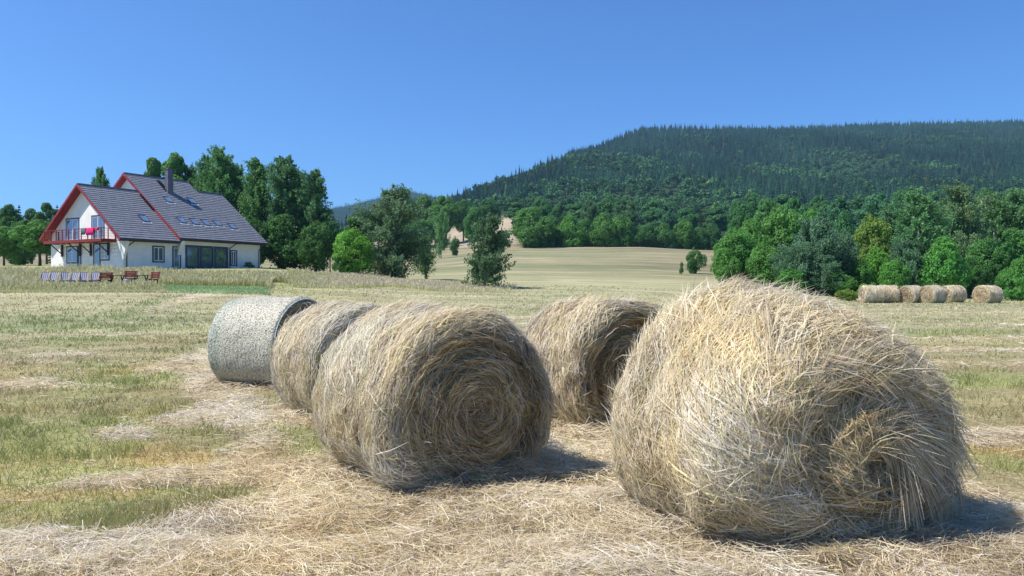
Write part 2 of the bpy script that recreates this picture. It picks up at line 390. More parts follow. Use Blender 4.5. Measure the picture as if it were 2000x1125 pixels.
FEET = [(-0.27, 5.4, 36, 1.25, 0.70, 0.3), (-1.55, 8.2, 35, 1.35, 0.68, 0.14), (-3.16, 11.3, 68, 1.22, 0.71, 0.1), (1.18, 7.75, 32, 1.25, 0.71, 0.14), (2.01, 4.16, 23, 1.42, 0.79, 0.5)]
def build_cover():
    # loose straw, lying
    n = 330000
    Y = 3.0*(60/3.0)**(rng.random(n)**1.25); u = rng.uniform(-0.86, 0.86, n); X = u*Y
    S, G, R = cover(X, Y)
    keep = rng.random(n) < np.clip(S*1.15+0.07, 0, 1)*np.where(Y > 42, 0.5, 1)
    px = 1000+X/Y*FPX; keep &= ~((Y > 43.5) & (px < 560))
    X, Y, S = X[keep], Y[keep], S[keep]; n = len(X); Z = hgt(X, Y)
    clump = noise2(X*3, Y*3, 5)
    az = rng.uniform(0, np.pi, n)*0.75+0.9*noise2(X*1.3, Y*1.3, 71)*np.pi-0.3
    L = rng.uniform(0.07, 0.26, n)*(1+0.02*Y); pit = rng.normal(0.0, 0.16, n)
    d = np.stack([np.cos(az)*np.cos(pit), np.sin(az)*np.cos(pit), np.sin(pit)], 1)
    c = np.stack([X, Y, Z+0.008+rng.random(n)**1.6*(0.015+0.075*S*(1+clump))], 1)
    k = np.linspace(-0.5, 0.5, 3)
    bend = rng.normal(0, 0.12, (n, 1))*np.array([[0, 1, 0]])
    side = np.stack([-d[:, 1], d[:, 0], np.zeros(n)], 1)
    P = c[:, None, :]+d[:, None, :]*(k[None, :, None]*L[:, None, None])+side[:, None, :]*(bend*L[:, None])[..., None]
    P[..., 2] = np.maximum(P[..., 2], Z[:, None]+0.004)
    W = np.maximum(0.0017, 0.00040*Y)[:, None]*np.array([[1, 0.9, 0.25]])*rng.uniform(0.6, 1.5, (n, 1))
    t = 0.56+0.20*rng.standard_normal(n)+0.12*clump+0.10*S+0.22*fbm2(X, Y, 0.8, 37, 3)
    wm = 0.9*fbm2(X, Y, 1.1, 38, 3)+0.4*rng.standard_normal(n)
    up = np.stack([rng.normal(0, 0.5, n), rng.normal(0, 0.5, n), np.ones(n)], 1)
    V, F, Cv = ribbons(P, W, hay_colours(n, t, 0.2, wm), up)
    kind(link('loose_straw', make_mesh('loose_straw', V, [F], col=Cv), M_HAY), 'stuff', 'pale loose straw scattered over the mown field', 'straw')
    # straw heaped against the feet of the bales
    n = 60000; fx = []
    for (bx, by, a, L, R, m) in FEET:
        ar = math.radians(a); A = np.array([-math.sin(ar), math.cos(ar)]); Bv = np.array([math.cos(ar), math.sin(ar)])
        q = int(n*m); s = rng.uniform(-0.5, 0.5, q)*(L+0.35); w_ = rng.normal(0, 1, q)*0.16; sd_ = np.where(rng.random(q) < 0.5, -1, 1)*(0.33*R+np.abs(w_)*1.5)
        endp = rng.random(q) < 0.4
        s = np.where(endp, np.where(rng.random(q) < 0.5, -1, 1)*(L/2+np.abs(w_)), s); sd_ = np.where(endp, rng.uniform(-0.6, 0.6, q)*R, sd_)
        c0 = np.array([bx, by])+A*L/2
        fx.append(np.stack([c0[0]+A[0]*s+Bv[0]*sd_, c0[1]+A[1]*s+Bv[1]*sd_, np.abs(w_)], 1))
    fx = np.concatenate(fx); X, Y, wd = fx.T; n = len(X); Z = hgt(X, Y)
    az = rng.uniform(0, 2*np.pi, n); pit = rng.normal(0.15, 0.35, n); L = rng.uniform(0.08, 0.28, n)
    d = np.stack([np.cos(az)*np.cos(pit), np.sin(az)*np.cos(pit), np.sin(pit)], 1)
    c = np.stack([X, Y, Z+0.01+rng.random(n)*np.clip(0.13-0.35*wd, 0.02, 0.13)*(1+0.6*noise2(X*5, Y*5, 6))], 1)
    k = np.linspace(-0.5, 0.5, 3); P = c[:, None, :]+d[:, None, :]*(k[None, :, None]*L[:, None, None]); P[:, 1, 2] += 0.06*L; P[..., 2] = np.maximum(P[..., 2], Z[:, None]+0.004)
    W = np.maximum(0.0016, 0.00038*Y)[:, None]*np.array([[1, 0.9, 0.3]])*rng.uniform(0.6, 1.5, (n, 1))
    V, F, Cv = ribbons(P, W, hay_colours(n, 0.55+0.2*rng.standard_normal(n), 0.25, 0.7*rng.standard_normal(n)), rng.normal(0, 1, (n, 3)))
    kind(link('heaped_straw', make_mesh('heaped_straw', V, [F], col=Cv), M_HAY), 'stuff', 'loose straw heaped around the feet of the bales', 'straw')
    # short stubble and grass, standing
    n = 520000
    Y = 3.0*(75/3.0)**(rng.random(n)**1.15); u = rng.uniform(-0.86, 0.86, n); X = u*Y
    S, G, R = cover(X, Y); px = 1000+X/Y*FPX
    tuft = sstep(-0.1, 0.5, fbm2(X, Y, 0.5, 91, 2))
    keep = rng.random(n) < np.clip(0.30+0.9*G+0.5*R-0.75*S, 0.03, 1)*(0.35+0.65*tuft)
    keep &= ~((px < 530) & (Y > 44)); keep &= ~((px > 1600) & (Y > 72))
    X, Y, S, G, R, tuft = (q[keep] for q in (X, Y, S, G, R, tuft)); n = len(X); Z = hgt(X, Y)
    h = rng.uniform(0.025, 0.08, n)*(0.75+1.1*tuft*G)*(1+0.012*Y); az = rng.uniform(0, 2*np.pi, n); ln = rng.uniform(0.1, 0.9, n)
    d = np.stack([np.cos(az), np.sin(az)], 1); k = np.array([0, 0.55, 1.0])
    P = np.zeros((n, 3, 3)); P[..., 0] = X[:, None]+d[:, :1]*(ln*h)[:, None]*k**1.6; P[..., 1] = Y[:, None]+d[:, 1:]*(ln*h)[:, None]*k**1.6
    P[..., 2] = Z[:, None]-0.005+h[:, None]*k
    W = np.maximum(0.0018, 0.00045*Y)[:, None]*np.array([[1, 0.8, 0.15]])*rng.uniform(0.6, 1.4, (n, 1))
    c = ground_colour(X, Y)*1.0
    gsel = (rng.random(n) < np.clip(G*1.1, 0, 0.9))[:, None]
    c = np.where(gsel, mix(c, np.array([0.32,0.36,0.13]), np.full(n, 0.65)), mix(c, np.array([0.42,0.33,0.18]), np.full(n, 0.55)))
    c = c*rng.uniform(0.8, 1.6, (n, 1))
    nr = np.stack([-d[:, 1], d[:, 0], np.full(n, 0.3)], 1)+rng.normal(0, 0.5, (n, 3))
    V, F, Cv = ribbons(P, W, c, nr)
    kind(link('grass', make_mesh('grass', V, [F], col=Cv), M_GRASS), 'stuff', 'short green and brown stubble of the mown field', 'grass')
    # tall unmown grass before the house and along the young trees
    n = 190000
    px = np.concatenate([rng.uniform(-250, 560, int(n*0.68)), rng.uniform(500, 1010, n-int(n*0.68))])
    Y = np.where(px < 560, rng.uniform(44, 69, n), rng.uniform(57, 80, n)); X = (px-1000)/FPX*Y
    jx = 30*noise2(X/3, Y/3, 33); lawn = (px+jx > 305) & (px+jx < 520) & (Y < 57.5+noise2(X/3, Y/3, 34)); terr = (px < 320) & (px > 20) & (Y > 51) & (Y < 58)
    dn = fbm2(X, Y, 5, 13, 3)
    hh = (0.55+0.35*dn)*np.where(px < 560, 0.18+0.82*sstep(45, 53, Y+4*noise2(X/3, Y/3, 66)), (0.3+0.25*dn)/(0.55+0.35*dn+1e-3)*(0.4+0.6*sstep(58, 63, Y)))
    hh = np.where(lawn, 0.045, hh); hh = np.where(terr, hh*0.6, hh)
    edge = (px > 760); hh = np.where(edge, hh*0.75, hh)
    keep = (rng.random(n) < 0.55+0.5*dn)
    keep &= ~((px > 850) & (rng.random(n) < (px-850)/170)); keep &= ~((px >= 530) & (Y < 60+6*noise2(X/5, Y*0, 2)))
    X, Y, hh, lawn, dn, px = (q[keep] for q in (X, Y, hh, lawn, dn, px)); n = len(X); Z = hgt(X, Y)
    h = np.clip(hh, 0.06, 1.0)*rng.uniform(0.6, 1.3, n); az = rng.uniform(0, 2*np.pi, n); ln = rng.uniform(0.05, 0.5, n)
    k = np.array([0, 0.5, 0.85, 1.0])
    P = np.zeros((n, 4, 3)); P[..., 0] = X[:, None]+(np.cos(az)*ln*h)[:, None]*k**2; P[..., 1] = Y[:, None]+(np.sin(az)*ln*h)[:, None]*k**2
    P[..., 2] = Z[:, None]+h[:, None]*k
    W = np.array([[0.018, 0.014, 0.020, 0.004]])*rng.uniform(0.6, 1.4, (n, 1))
    g = np.where(lawn[:, None], np.array([0.30,0.42,0.20]), (1+0.25*sstep(560, 700, px)[:, None])*np.array([0.36,0.39,0.16])*(1+0.35*dn[:, None]))
    pinkish = sstep(560, 700, px)[:, None]
    tip = np.where(lawn[:, None], g, (1-pinkish)*np.array([0.58,0.54,0.32])+pinkish*np.array([0.62,0.53,0.40]))
    kk = np.array([0, 0.35, 0.9, 1.0])[None, :, None]*np.where(lawn, 0, 1)[:, None, None]
    C = (g[:, None, :]*(1-kk)+tip[:, None, :]*kk)*rng.uniform(0.75, 1.3, (n, 1, 1))
    nr = rng.normal(0, 1, (n, 3)); nr[:, 2] *= 0.3
    V, F, Cv = ribbons(P, W, C, nr)
    kind(link('tall_grass', make_mesh('tall_grass', V, [F], col=Cv), M_GRASS), 'stuff', 'tall unmown grass with pale seed heads before the house', 'grass')
build_cover()
# ------------------------------------------------------------------ round hay bales
M_NETEDGE = mat_noise('net_edge', (0.30,0.42,0.42), (0.6,0.65,0.65), 20, 0.5)
def core_col(n): return np.tile(np.array([0.14,0.10,0.055]), (n, 1))  # darker brown core: shade in the gaps between straws put into its colour

def make_bale(name, X, Y, a_deg, L, R, n, seed, label, group, rf=0.10, rb=0.10, bulge=0.05, amp=0.03, dev=0.25, flow=0.0,
              lift=0.03, width=0.0022, slen=(0.15, 0.32), off=(0, 0), net=False, tone=0.0, hole=0.0, sag=0.05, spiral=0.012, tufts=0, drop=0.0, kink=0.005, groove=0.0, gpos=1.0):
    g = np.random.default_rng(seed)
    a = math.radians(a_deg)
    # X,Y: foot of the front face centre; axis runs from the front face to the back
    A = (-math.sin(a), math.cos(a)); cx = X+A[0]*L/2; cy = Y+A[1]*L/2
    # profile (axial, radius) resampled by arc length
    pts = [(-L/2-bulge*math.cos(t*math.pi/2), (R-rf)*t) for t in np.linspace(0, 1, 12)]
    pts = [(-L/2-bulge+bulge*(t**2), (R-rf)*t) for t in np.linspace(0, 1, 12)]
    pts += [(-L/2+rf-rf*math.cos(q), R-rf+rf*math.sin(q)) for q in np.linspace(0.15, math.pi/2, 8)]
    pts += [(t, R*(1+0.012*math.sin(3*t/L*math.pi))) for t in np.linspace(-L/2+rf, L/2-rb, 10)[1:]]
    pts += [(L/2-rb+rb*math.sin(q), R-rb+rb*math.cos(q)) for q in np.linspace(0.2, math.pi/2, 6)]
    pts += [(L/2, (R-rb)*t) for t in np.linspace(0.9, 0, 10)]
    pts = np.array(pts); seg = np.hypot(*np.diff(pts, axis=0).T); arc = np.concatenate([[0], np.cumsum(seg)]); T = arc[-1]
    pr_a, pr_r = pts[:, 0], pts[:, 1]
    front_end = R-rf
    def surf(s, phi):
        s = np.clip(s, 0, T)
        ax = np.interp(s, arc, pr_a); r = np.interp(s, arc, pr_r)
        e = 0.01; da = np.interp(np.clip(s+e, 0, T), arc, pr_a)-np.interp(np.clip(s-e, 0, T), arc, pr_a)
        dr = np.interp(np.clip(s+e, 0, T), arc, pr_r)-np.interp(np.clip(s-e, 0, T), arc, pr_r)
        ln = np.hypot(da, dr)+1e-9; na, nr = -dr/ln, da/ln
        sp, cp = np.sin(phi), np.cos(phi)
        fr = np.clip(1-s/(front_end+1e-6), 0, 1)
        y = -r*sp+off[0]*fr; z = r*cp+off[1]*fr
        p3 = np.stack([ax, y, z], -1); nn = np.stack([na, -nr*sp, nr*cp], -1)
        d = amp*(noise3(ax*2.2+seed, y*2.2, z*2.2, seed)+0.55*noise3(ax*6, y*6, z*6, seed+1)+0.3*noise3(ax*14, y*14, z*14, seed+2))
        face = fr > 0
        d = d+np.where(face, spiral*np.sin(2*np.pi*s/0.085+phi+2*noise3(ax*3, y*3, z*3, seed+3)), 0.0)
        if groove: d = d-groove*np.exp(-((s-front_end*gpos)/0.07)**2)*(1+0.5*noise3(ax*2, y*2, z*2, seed+4))
        if hole: d = d-hole*np.exp(-(s/0.10)**2)*face
        return p3, nn, d
    def place(p):
        """slump under its own weight and rest on the ground"""
        p = p.copy(); z = p[..., 2]/R
        p[..., 1] *= 1+sag*0.6+sag*1.1*np.exp(-((z+0.62)/0.42)**2)
        p[..., 2] = p[..., 2]+R*(1-sag*1.3)
        if drop:
            f = np.clip((0.25*L-p[..., 0])/(0.8*L), 0, 1); p[..., 2] *= 1-drop*f; p[..., 1] *= 1+0.05*f
        low = p[..., 2] < 0.05
        p[..., 2] = np.where(low, 0.05*np.exp(np.clip((p[..., 2]-0.05)/0.12, -4, 0)), p[..., 2])
        return p
    root = empty(name, (cx, cy, H(cx, cy)-0.035), math.radians(90+a_deg)) if net else None
    # core
    ns, nph = 70, 120
    ss, ph = np.meshgrid(np.linspace(0, T, ns), np.linspace(0, 2*np.pi, nph, endpoint=False), indexing='ij')
    p3, nn, d = surf(ss, ph); core = place(p3+nn*(d-0.012)[..., None])
    i = np.arange(ns-1)[:, None]*nph+np.arange(nph)[None, :]; j = np.arange(ns-1)[:, None]*nph+(np.arange(nph)[None, :]+1) % nph
    F0 = np.stack([i, j, j+nph, i+nph], -1).reshape(-1, 4)
    V0 = core.reshape(-1, 3); C0 = core_col(len(V0))*(1+0.5*g.random((len(V0), 1)))*2.0
    # straws
    s0 = g.uniform(0, T, n*3); w = np.interp(s0, arc, pr_r)/R; side = (s0 > front_end+rf)
    back = s0 > T-(R-rb)
    s0 = s0[g.random(n*3) < w*np.where(back, 0.15, 1.0)][:n]; n = len(s0); phi0 = g.uniform(0, 2*np.pi, n)
    if net:
        s0 = np.where((s0 > front_end+rf*1.2) & (s0 < T-(R-rb)-rb) & (g.random(n) < 0.80), g.uniform(0, front_end+rf, n), s0)
    K = 5; ln = g.uniform(*slen, n)*(1+0.4*(g.random(n) < 0.1)); step = ln/(K-1)
    p3, nn, d = surf(s0, phi0)
    coh = noise3(p3[:, 0]*2.4+5, p3[:, 1]*2.4, p3[:, 2]*2.4, seed+9)
    coh2 = noise3(p3[:, 0]*7+5, p3[:, 1]*7, p3[:, 2]*7, seed+19)
    frr = np.clip(1-s0/front_end, 0, 1); onface = s0 < front_end
    delta = g.normal(0, dev, n)+0.45*dev/0.25*coh+np.where(onface, flow, flow*0.3)
    wild = g.random(n) < 0.11; delta = np.where(wild, g.uniform(-1.5, 1.5, n), delta)
    s = s0.copy(); phi = phi0-0.5*ln/np.maximum(np.interp(s0, arc, pr_r), 0.12)
    s = s-0.5*ln*np.sin(delta); s = np.abs(s)
    hb = g.random(n)**1.5*lift; hb = np.where(net & (s0 > front_end), hb*0.25, hb)
    hend = (1-0.9*net)*np.where(g.random(n) < 0.16, g.uniform(0, 0.06, n)*lift/0.03, 0)
    P = np.zeros((n, K, 3))
    for k in range(K):
        p3, nn, d = surf(s, phi)
        hh = d+hb+hend*(k/(K-1))**2
        P[:, k] = place(p3+nn*hh[:, None])
        s = s+step*np.sin(delta); s = np.clip(np.abs(s), 0.01, T); phi = phi+step*np.cos(delta)/np.maximum(np.interp(s, arc, pr_r), 0.10)
    P += g.normal(0, 1, P.shape)*kink*np.array([0.5, 1, 1, 1, 0.6])[None, :, None]
    nr = nn+g.normal(0, 0.45, (n, 3))
    W = width*np.array([[0.7, 1, 1, 0.8, 0.2]])*g.uniform(0.55, 1.5, (n, 1))*np.where(g.random((n, 1)) < 0.06, 1.9, 1.0)
    band = noise3(s0*9, phi0*0.9, np.zeros(n), seed+30)
    t = 0.56+tone+0.19*g.standard_normal(n)+0.15*coh+0.15*coh2+np.where(onface, -0.12+0.12*band, 0.05)+0.10*(hb/lift-0.5)
    t = t+0.06*(s0 > front_end+rf)
    coh3 = noise3(p3[:, 0]*1.7+15, p3[:, 1]*2.3, p3[:, 2]*2.3, seed+29)
    Cc = hay_colours(n, t, 0.28, 0.7*coh3+0.5*coh2+0.35*g.standard_normal(n)+np.where(onface, 0.25, -0.1))
    V1, F1, C1 = ribbons(P, W, Cc, nr)
    Vs, Fs, Cs = [V0, V1], [F0, F1+len(V0)], [C0, C1]; nv = len(V0)+len(V1)
    if tufts:
        # long combed tufts that leave the surface and hang over
        nt_ = tufts*45; tid = np.repeat(np.arange(tufts), 45)
        ts = g.uniform(0.12, front_end+0.50, tufts); tp = g.uniform(-0.8, 2.1, tufts); tl = g.uniform(0.16, 0.46, tufts); tdv = g.normal(flow, 0.65, tufts)
        s = ts[tid]+g.normal(0, 0.035, nt_); phi = tp[tid]+g.normal(0, 0.05, nt_); ln = tl[tid]*g.uniform(0.6, 1.25, nt_); dl = tdv[tid]+g.normal(0, 0.12, nt_)
        K2 = 7; P = np.zeros((nt_, K2, 3)); p3, nn, d = surf(s, phi); pos = p3+nn*(d+0.01)[:, None]
        p4, _, _ = surf(s+0.02*np.sin(dl), phi+0.02*np.cos(dl)/np.maximum(np.interp(s, arc, pr_r), 0.1)); dr = p4-p3; dr /= np.linalg.norm(dr, axis=1, keepdims=True)+1e-9
        dr = dr+nn*(g.uniform(0.0, 0.30, tufts)[tid]*g.uniform(0.3, 1.4, nt_))[:, None]; st = (ln/(K2-1))[:, None]
        for k in range(K2):
            P[:, k] = pos; dr[:, 2] -= 0.13; dr /= np.linalg.norm(dr, axis=1, keepdims=True); pos = pos+dr*st
        P = place(P)
        W = width*1.1*np.array([[0.6, 1, 1, 1, 0.9, 0.6, 0.15]])*g.uniform(0.6, 1.5, (nt_, 1))
        t = 0.58+0.13*g.standard_normal(nt_)+(g.normal(0, 0.13, tufts))[tid]
        V2, F2, C2 = ribbons(P, W, hay_colours(nt_, t, 0.25), nn+g.normal(0, 0.5, (nt_, 3)))
        Vs.append(V2); Fs.append(F2+nv); Cs.append(C2); nv += len(V2)
    # a fringe of hair standing off
    m = n//28; s = g.uniform(0.02, T*0.8, m); phi = g.uniform(-2.0, 2.0, m); p3, nn, d = surf(s, phi)
    if net: s = np.where(s > front_end, g.uniform(0, front_end, m), s); p3, nn, d = surf(s, phi)
    tan = np.cross(nn, np.array([1.0, 0, 0])); tan = -tan/(np.linalg.norm(tan, axis=1, keepdims=True)+1e-9)
    dr = nn*g.uniform(0.08, 0.9, (m, 1))*(g.random((m, 1))**1.2)+tan*g.uniform(0.3, 1, (m, 1))+g.normal(0, 0.3, (m, 3)); dr /= np.linalg.norm(dr, axis=1, keepdims=True)
    ln = g.uniform(0.06, 0.20, m)*(slen[1]/0.32); P = np.zeros((m, 4, 3)); pos = p3+nn*d[:, None]
    for k in range(4):
        P[:, k] = pos; pos = pos+dr*(ln/3)[:, None]; dr[:, 2] -= 0.12
    V3, F3, C3 = ribbons(place(P), width*0.8*np.array([[1, 1, 0.8, 0.3]])*g.uniform(0.6, 1.4, (m, 1)), hay_colours(m, 0.6+0.2*g.standard_normal(m), 0.2), nn+g.normal(0, 0.7, (m, 3)))
    Vs.append(V3); Fs.append(F3+nv); Cs.append(C3); nv += len(V3)
    me = make_mesh('hay_bale', np.concatenate(Vs), [np.concatenate(Fs)], col=np.concatenate(Cs))
    if net:
        link('hay', me, M_HAY, root)
        ns2 = 60; sr = np.linspace(front_end+rf*0.6, T-(R-rb)-rb*0.35, ns2)
        ss, ph = np.meshgrid(sr, np.linspace(0, 2*np.pi, 160, endpoint=False), indexing='ij')
        p3, nn, d = surf(ss, ph); v = place(p3+nn*(d*0.7+0.014+0.003*np.sin(ss*90))[..., None]).reshape(-1, 3)
        i = np.arange(ns2-1)[:, None]*160+np.arange(160)[None, :]; j = np.arange(ns2-1)[:, None]*160+(np.arange(160)[None, :]+1) % 160
        wme = make_mesh('net_wrap', v, [np.stack([i, j, j+160, i+160], -1).reshape(-1, 4)], smooth=True)
        m_, nt, b, out = new_mat('net_wrap')
        tc = N(nt, 'ShaderNodeTexCoord'); sep = N(nt, 'ShaderNodeSeparateXYZ'); nt.links.new(tc.outputs['Object'], sep.inputs[0])
        def nz(sc, scale, det=3):
            mp = N(nt, 'ShaderNodeMapping'); mp.inputs['Scale'].default_value = sc; nt.links.new(tc.outputs['Object'], mp.inputs[0])
            q = N(nt, 'ShaderNodeTexNoise'); q.inputs['Scale'].default_value = scale; q.inputs['Detail'].default_value = det; nt.links.new(mp.outputs[0], q.inputs['Vector']); return q.outputs['Fac']
        def ramp(src, stops):
            r = N(nt, 'ShaderNodeValToRGB'); e = r.color_ramp.elements
            e[0].position, e[0].color = stops[0][0], (*stops[0][1], 1); e[1].position, e[1].color = stops[-1][0], (*stops[-1][1], 1)
            for p_, c_ in stops[1:-1]:
                q = e.new(p_); q.color = (*c_, 1)
            nt.links.new(src, r.inputs[0]); return r.outputs[0]
        hay = ramp(nz((2.6, 0.9, 0.9), 42, 5), [(0.25, (0.32,0.27,0.18)), (0.44, (0.46,0.42,0.32)), (0.56, (0.55,0.56,0.47)), (0.75, (0.68,0.73,0.66))])
        teal = ramp(nz((2.6, 0.9, 0.9), 42, 5), [(0.32, (0.12,0.17,0.13)), (0.5, (0.26,0.34,0.29)), (0.66, (0.48,0.58,0.52))])
        sm = N(nt, 'ShaderNodeMath', operation='ADD'); sm2 = N(nt, 'ShaderNodeMath', operation='MULTIPLY'); sm2.inputs[1].default_value = 0.7
        nt.links.new(nz((3, 1, 1), 2.5), sm2.inputs[0]); nt.links.new(sep.outputs['X'], sm.inputs[0]); nt.links.new(sm2.outputs[0], sm.inputs[1])
        mr = N(nt, 'ShaderNodeMapRange'); mr.inputs['From Min'].default_value = 0.62; mr.inputs['From Max'].default_value = 1.1; nt.links.new(sm.outputs[0], mr.inputs['Value'])
        mx = N(nt, 'ShaderNodeMixRGB'); nt.links.new(mr.outputs[0], mx.inputs[0]); nt.links.new(hay, mx.inputs[1]); nt.links.new(teal, mx.inputs[2])
        nt.links.new(mx.outputs[0], b.inputs['Base Color']); b.inputs['Roughness'].default_value = 0.5; b.inputs['Specular IOR Level'].default_value = 0.4
        bp = N(nt, 'ShaderNodeBump'); bp.inputs['Strength'].default_value = 0.7; bp.inputs['Distance'].default_value = 0.02
        nt.links.new(nz((2, 1, 1), 30, 4), bp.inputs['Height']); nt.links.new(bp.outputs[0], b.inputs['Normal'])
        tr = N(nt, 'ShaderNodeBsdfTransparent'); ms = N(nt, 'ShaderNodeMixShader'); mk = N(nt, 'ShaderNodeMapRange'); mk.inputs['From Min'].default_value = 0.40; mk.inputs['From Max'].default_value = 0.46; mk.inputs['To Min'].default_value = 0.1; mk.inputs['To Max'].default_value = 0.95
        nt.links.new(nz((0.6, 1, 1), 75, 2), mk.inputs['Value']); nt.links.new(mk.outputs[0], ms.inputs[0]); nt.links.new(tr.outputs[0], ms.inputs[1]); nt.links.new(b.outputs[0], ms.inputs[2]); nt.links.new(ms.outputs[0], out.inputs['Surface'])
        link('net_wrap', wme, m_, root)
        # the bunched rims of the net
        for sx in (sr[0], sr[-1]):
            mb = MB()
            pp, n2, d2 = surf(np.full(80, sx), np.linspace(0, 2*np.pi, 80, endpoint=False)); q = place(pp+n2*(d2*0.7+0.016)[:, None])
            for e in range(80): mb.bar(q[e], q[(e+1) % 80], 0.010, n=5)
            mb.build('net_edge', M_NETEDGE, root)
        return tag(root, label, 'hay bale', group)
    o = link(name, me, M_HAY); o.location = (cx, cy, H(cx, cy)-0.035); o.rotation_euler = (0, 0, math.radians(90+a_deg))
    return tag(o, label, 'hay bale', group)

G1 = 'round hay bales in the foreground'
make_bale('hay_bale', -0.27, 5.4, 36, 1.25, 0.70, 46000, 1, 'tightly rolled round hay bale with spiral end, in the centre foreground casting a short shadow', G1, amp=0.036, dev=0.33, lift=0.04, width=0.0021, sag=0.075, rf=0.13, spiral=0.016, groove=0.03, gpos=0.78, slen=(0.12, 0.30), kink=0.006)
make_bale('hay_bale', -1.55, 8.2, 35, 1.35, 0.68, 34000, 2, 'round hay bale squeezed between the net wrapped bale and the central bale', G1, amp=0.03, dev=0.25, width=0.0030, sag=0.07)
make_bale('hay_bale', -3.16, 11.3, 68, 1.22, 0.71, 22000, 3, 'hay bale wrapped in white and teal net, farthest left of the near row', G1, amp=0.012, net=True, width=0.0036, sag=0.05, rf=0.06, rb=0.05)
make_bale('hay_bale', 1.27, 7.75, 31, 1.12, 0.71, 30000, 4, 'round hay bale standing behind and between the two biggest bales, with a hollow shaded end', G1, amp=0.045, dev=0.30, width=0.0029, sag=0.07, spiral=0.02, hole=0.10, bulge=0.0, lift=0.045, groove=0.11, gpos=0.72)
make_bale('hay_bale', 2.01, 4.16, 23, 1.42, 0.785, 76000, 5, 'largest shaggy hay bale on the right with long loose straws swirling over its end', G1, rf=0.38, rb=0.26, bulge=0.09, amp=0.055,
          dev=0.50, flow=0.24, lift=0.055, width=0.0021, slen=(0.15, 0.40), groove=0.07, gpos=0.95, off=(0.03, -0.07), hole=0.10, spiral=0.02, tufts=190, sag=0.095, drop=0.115, kink=0.006, tone=0.03)
G2 = 'row of round bales at the edge of the wood'
for k, (px, Y, a, lab, nn) in enumerate([
    (1721, 62.0, -86, 'left end bale of the far row, its dark end turned right', 9000),
    (1752, 63.2, -80, 'far bale wedged second from the left in the row, only its side showing', 6000),
    (1770, 62.3, 58, 'far bale third from the left whose round end faces the field', 6000),
    (1808, 61.5, 66, 'far bale with the clearest spiral end, in the middle of the row', 8000),
    (1845, 63.6, 76, 'far bale tucked behind the right end of the joined row', 6000),
    (1915, 61.0, 72, 'lone far bale standing apart at the right end of the row', 8000)]):
    s = -1 if a < 0 else 1
    Xf = (px-1000)/FPX*Y
    # far bales are seen from the other side: their front face looks left
    make_bale('hay_bale', Xf, Y, -a if s > 0 else -a-180+180, 1.55, 0.76, nn, 40+k, lab, G2, amp=0.03, width=0.011, slen=(0.3, 0.6), dev=0.22, tone=0.02)
# ------------------------------------------------------------------ the house
HX, HY, HB = -36.8, 70.0, 3.25            # near corner; local x runs along the long wall, local y along the gable wall
house = empty('house', (HX, HY, HB), math.radians(60))
tag(house, 'large white two storey house with dark tiled roofs and red balcony on the rise', 'house')
D1 = (math.cos(math.radians(60)), math.sin(math.radians(60))); D2 = (-D1[1], D1[0])
def gs(px, t=0.0):                        # local y of a photo column on the gable wall plane x = t
    u = (px-1000)/FPX; ox = HX+D1[0]*t; oy = HY+D1[1]*t
    return (ox-u*oy)/(u*D2[1]-D2[0])
def lt(px, s=0.0):                        # local x on the long wall plane y = s
    u = (px-1000)/FPX; ox = HX+D2[0]*s; oy = HY+D2[1]*s
    return (ox-u*oy)/(u*D1[1]-D1[0])
def zz(py, x, y):                         # local height of a photo row at a local spot
    Y = HY+D1[1]*x+D2[1]*y; return 1.5+(HZ-py)/FPX*Y-HB
def roof_hit(px, py, s0, z0, k):          # photo pixel -> local point of the roof plane z = z0 + k (y - s0)
    u = (px-1000)/FPX; v = (HZ-py)/FPX; best = None
    for s in np.linspace(s0, s0+11, 400):
        t = lt(px, s); e = abs(zz(py, t, s)-(z0+k*(s-s0)))
        if best is None or e < best[0]: best = (e, t, s)
    return best[1], best[2]

M_WALL = mat_noise('wall_plaster', (0.74,0.74,0.71), (0.84,0.84,0.81), 1.3, 0.9, 0.15, 0.1, 8)
M_RED = mat_noise('red_paint', (0.20,0.018,0.02), (0.30,0.03,0.03), 3, 0.5)
M_REDWOOD = mat_noise('red_wood', (0.16,0.02,0.018), (0.26,0.035,0.03), 8, 0.6, stretch=(1, 8, 8))
M_BLUE = mat_noise('slate_blue_trim', (0.035,0.05,0.085), (0.06,0.08,0.125), 4, 0.5)
M_FRAME = mat_noise('window_frame', (0.68,0.69,0.70), (0.78,0.79,0.80), 3, 0.4)
M_DARKWOOD = mat_noise('dark_wood', (0.03,0.022,0.025), (0.06,0.045,0.045), 8, 0.6)
M_METAL = mat_noise('gutter_metal', (0.035,0.03,0.035), (0.06,0.05,0.055), 4, 0.35)
M_CURT = mat_noise('curtain', (0.35,0.34,0.36), (0.6,0.58,0.6), 6, 0.9, stretch=(6, 6, 0.3))
m, nt, b, out = new_mat('window_glass'); b.inputs['Base Color'].default_value = (0.18,0.22,0.30,1); b.inputs['Metallic'].default_value = 0.6; b.inputs['Roughness'].default_value = 0.05; b.inputs['Specular IOR Level'].default_value = 1.0; M_GLASS = m
m, nt, b, out = new_mat('skylight_glass'); b.inputs['Base Color'].default_value = (0.6,0.66,0.75,1); b.inputs['Metallic'].default_value = 0.85; b.inputs['Roughness'].default_value = 0.15; b.inputs['Specular IOR Level'].default_value = 1.0; M_SKYGLASS = m

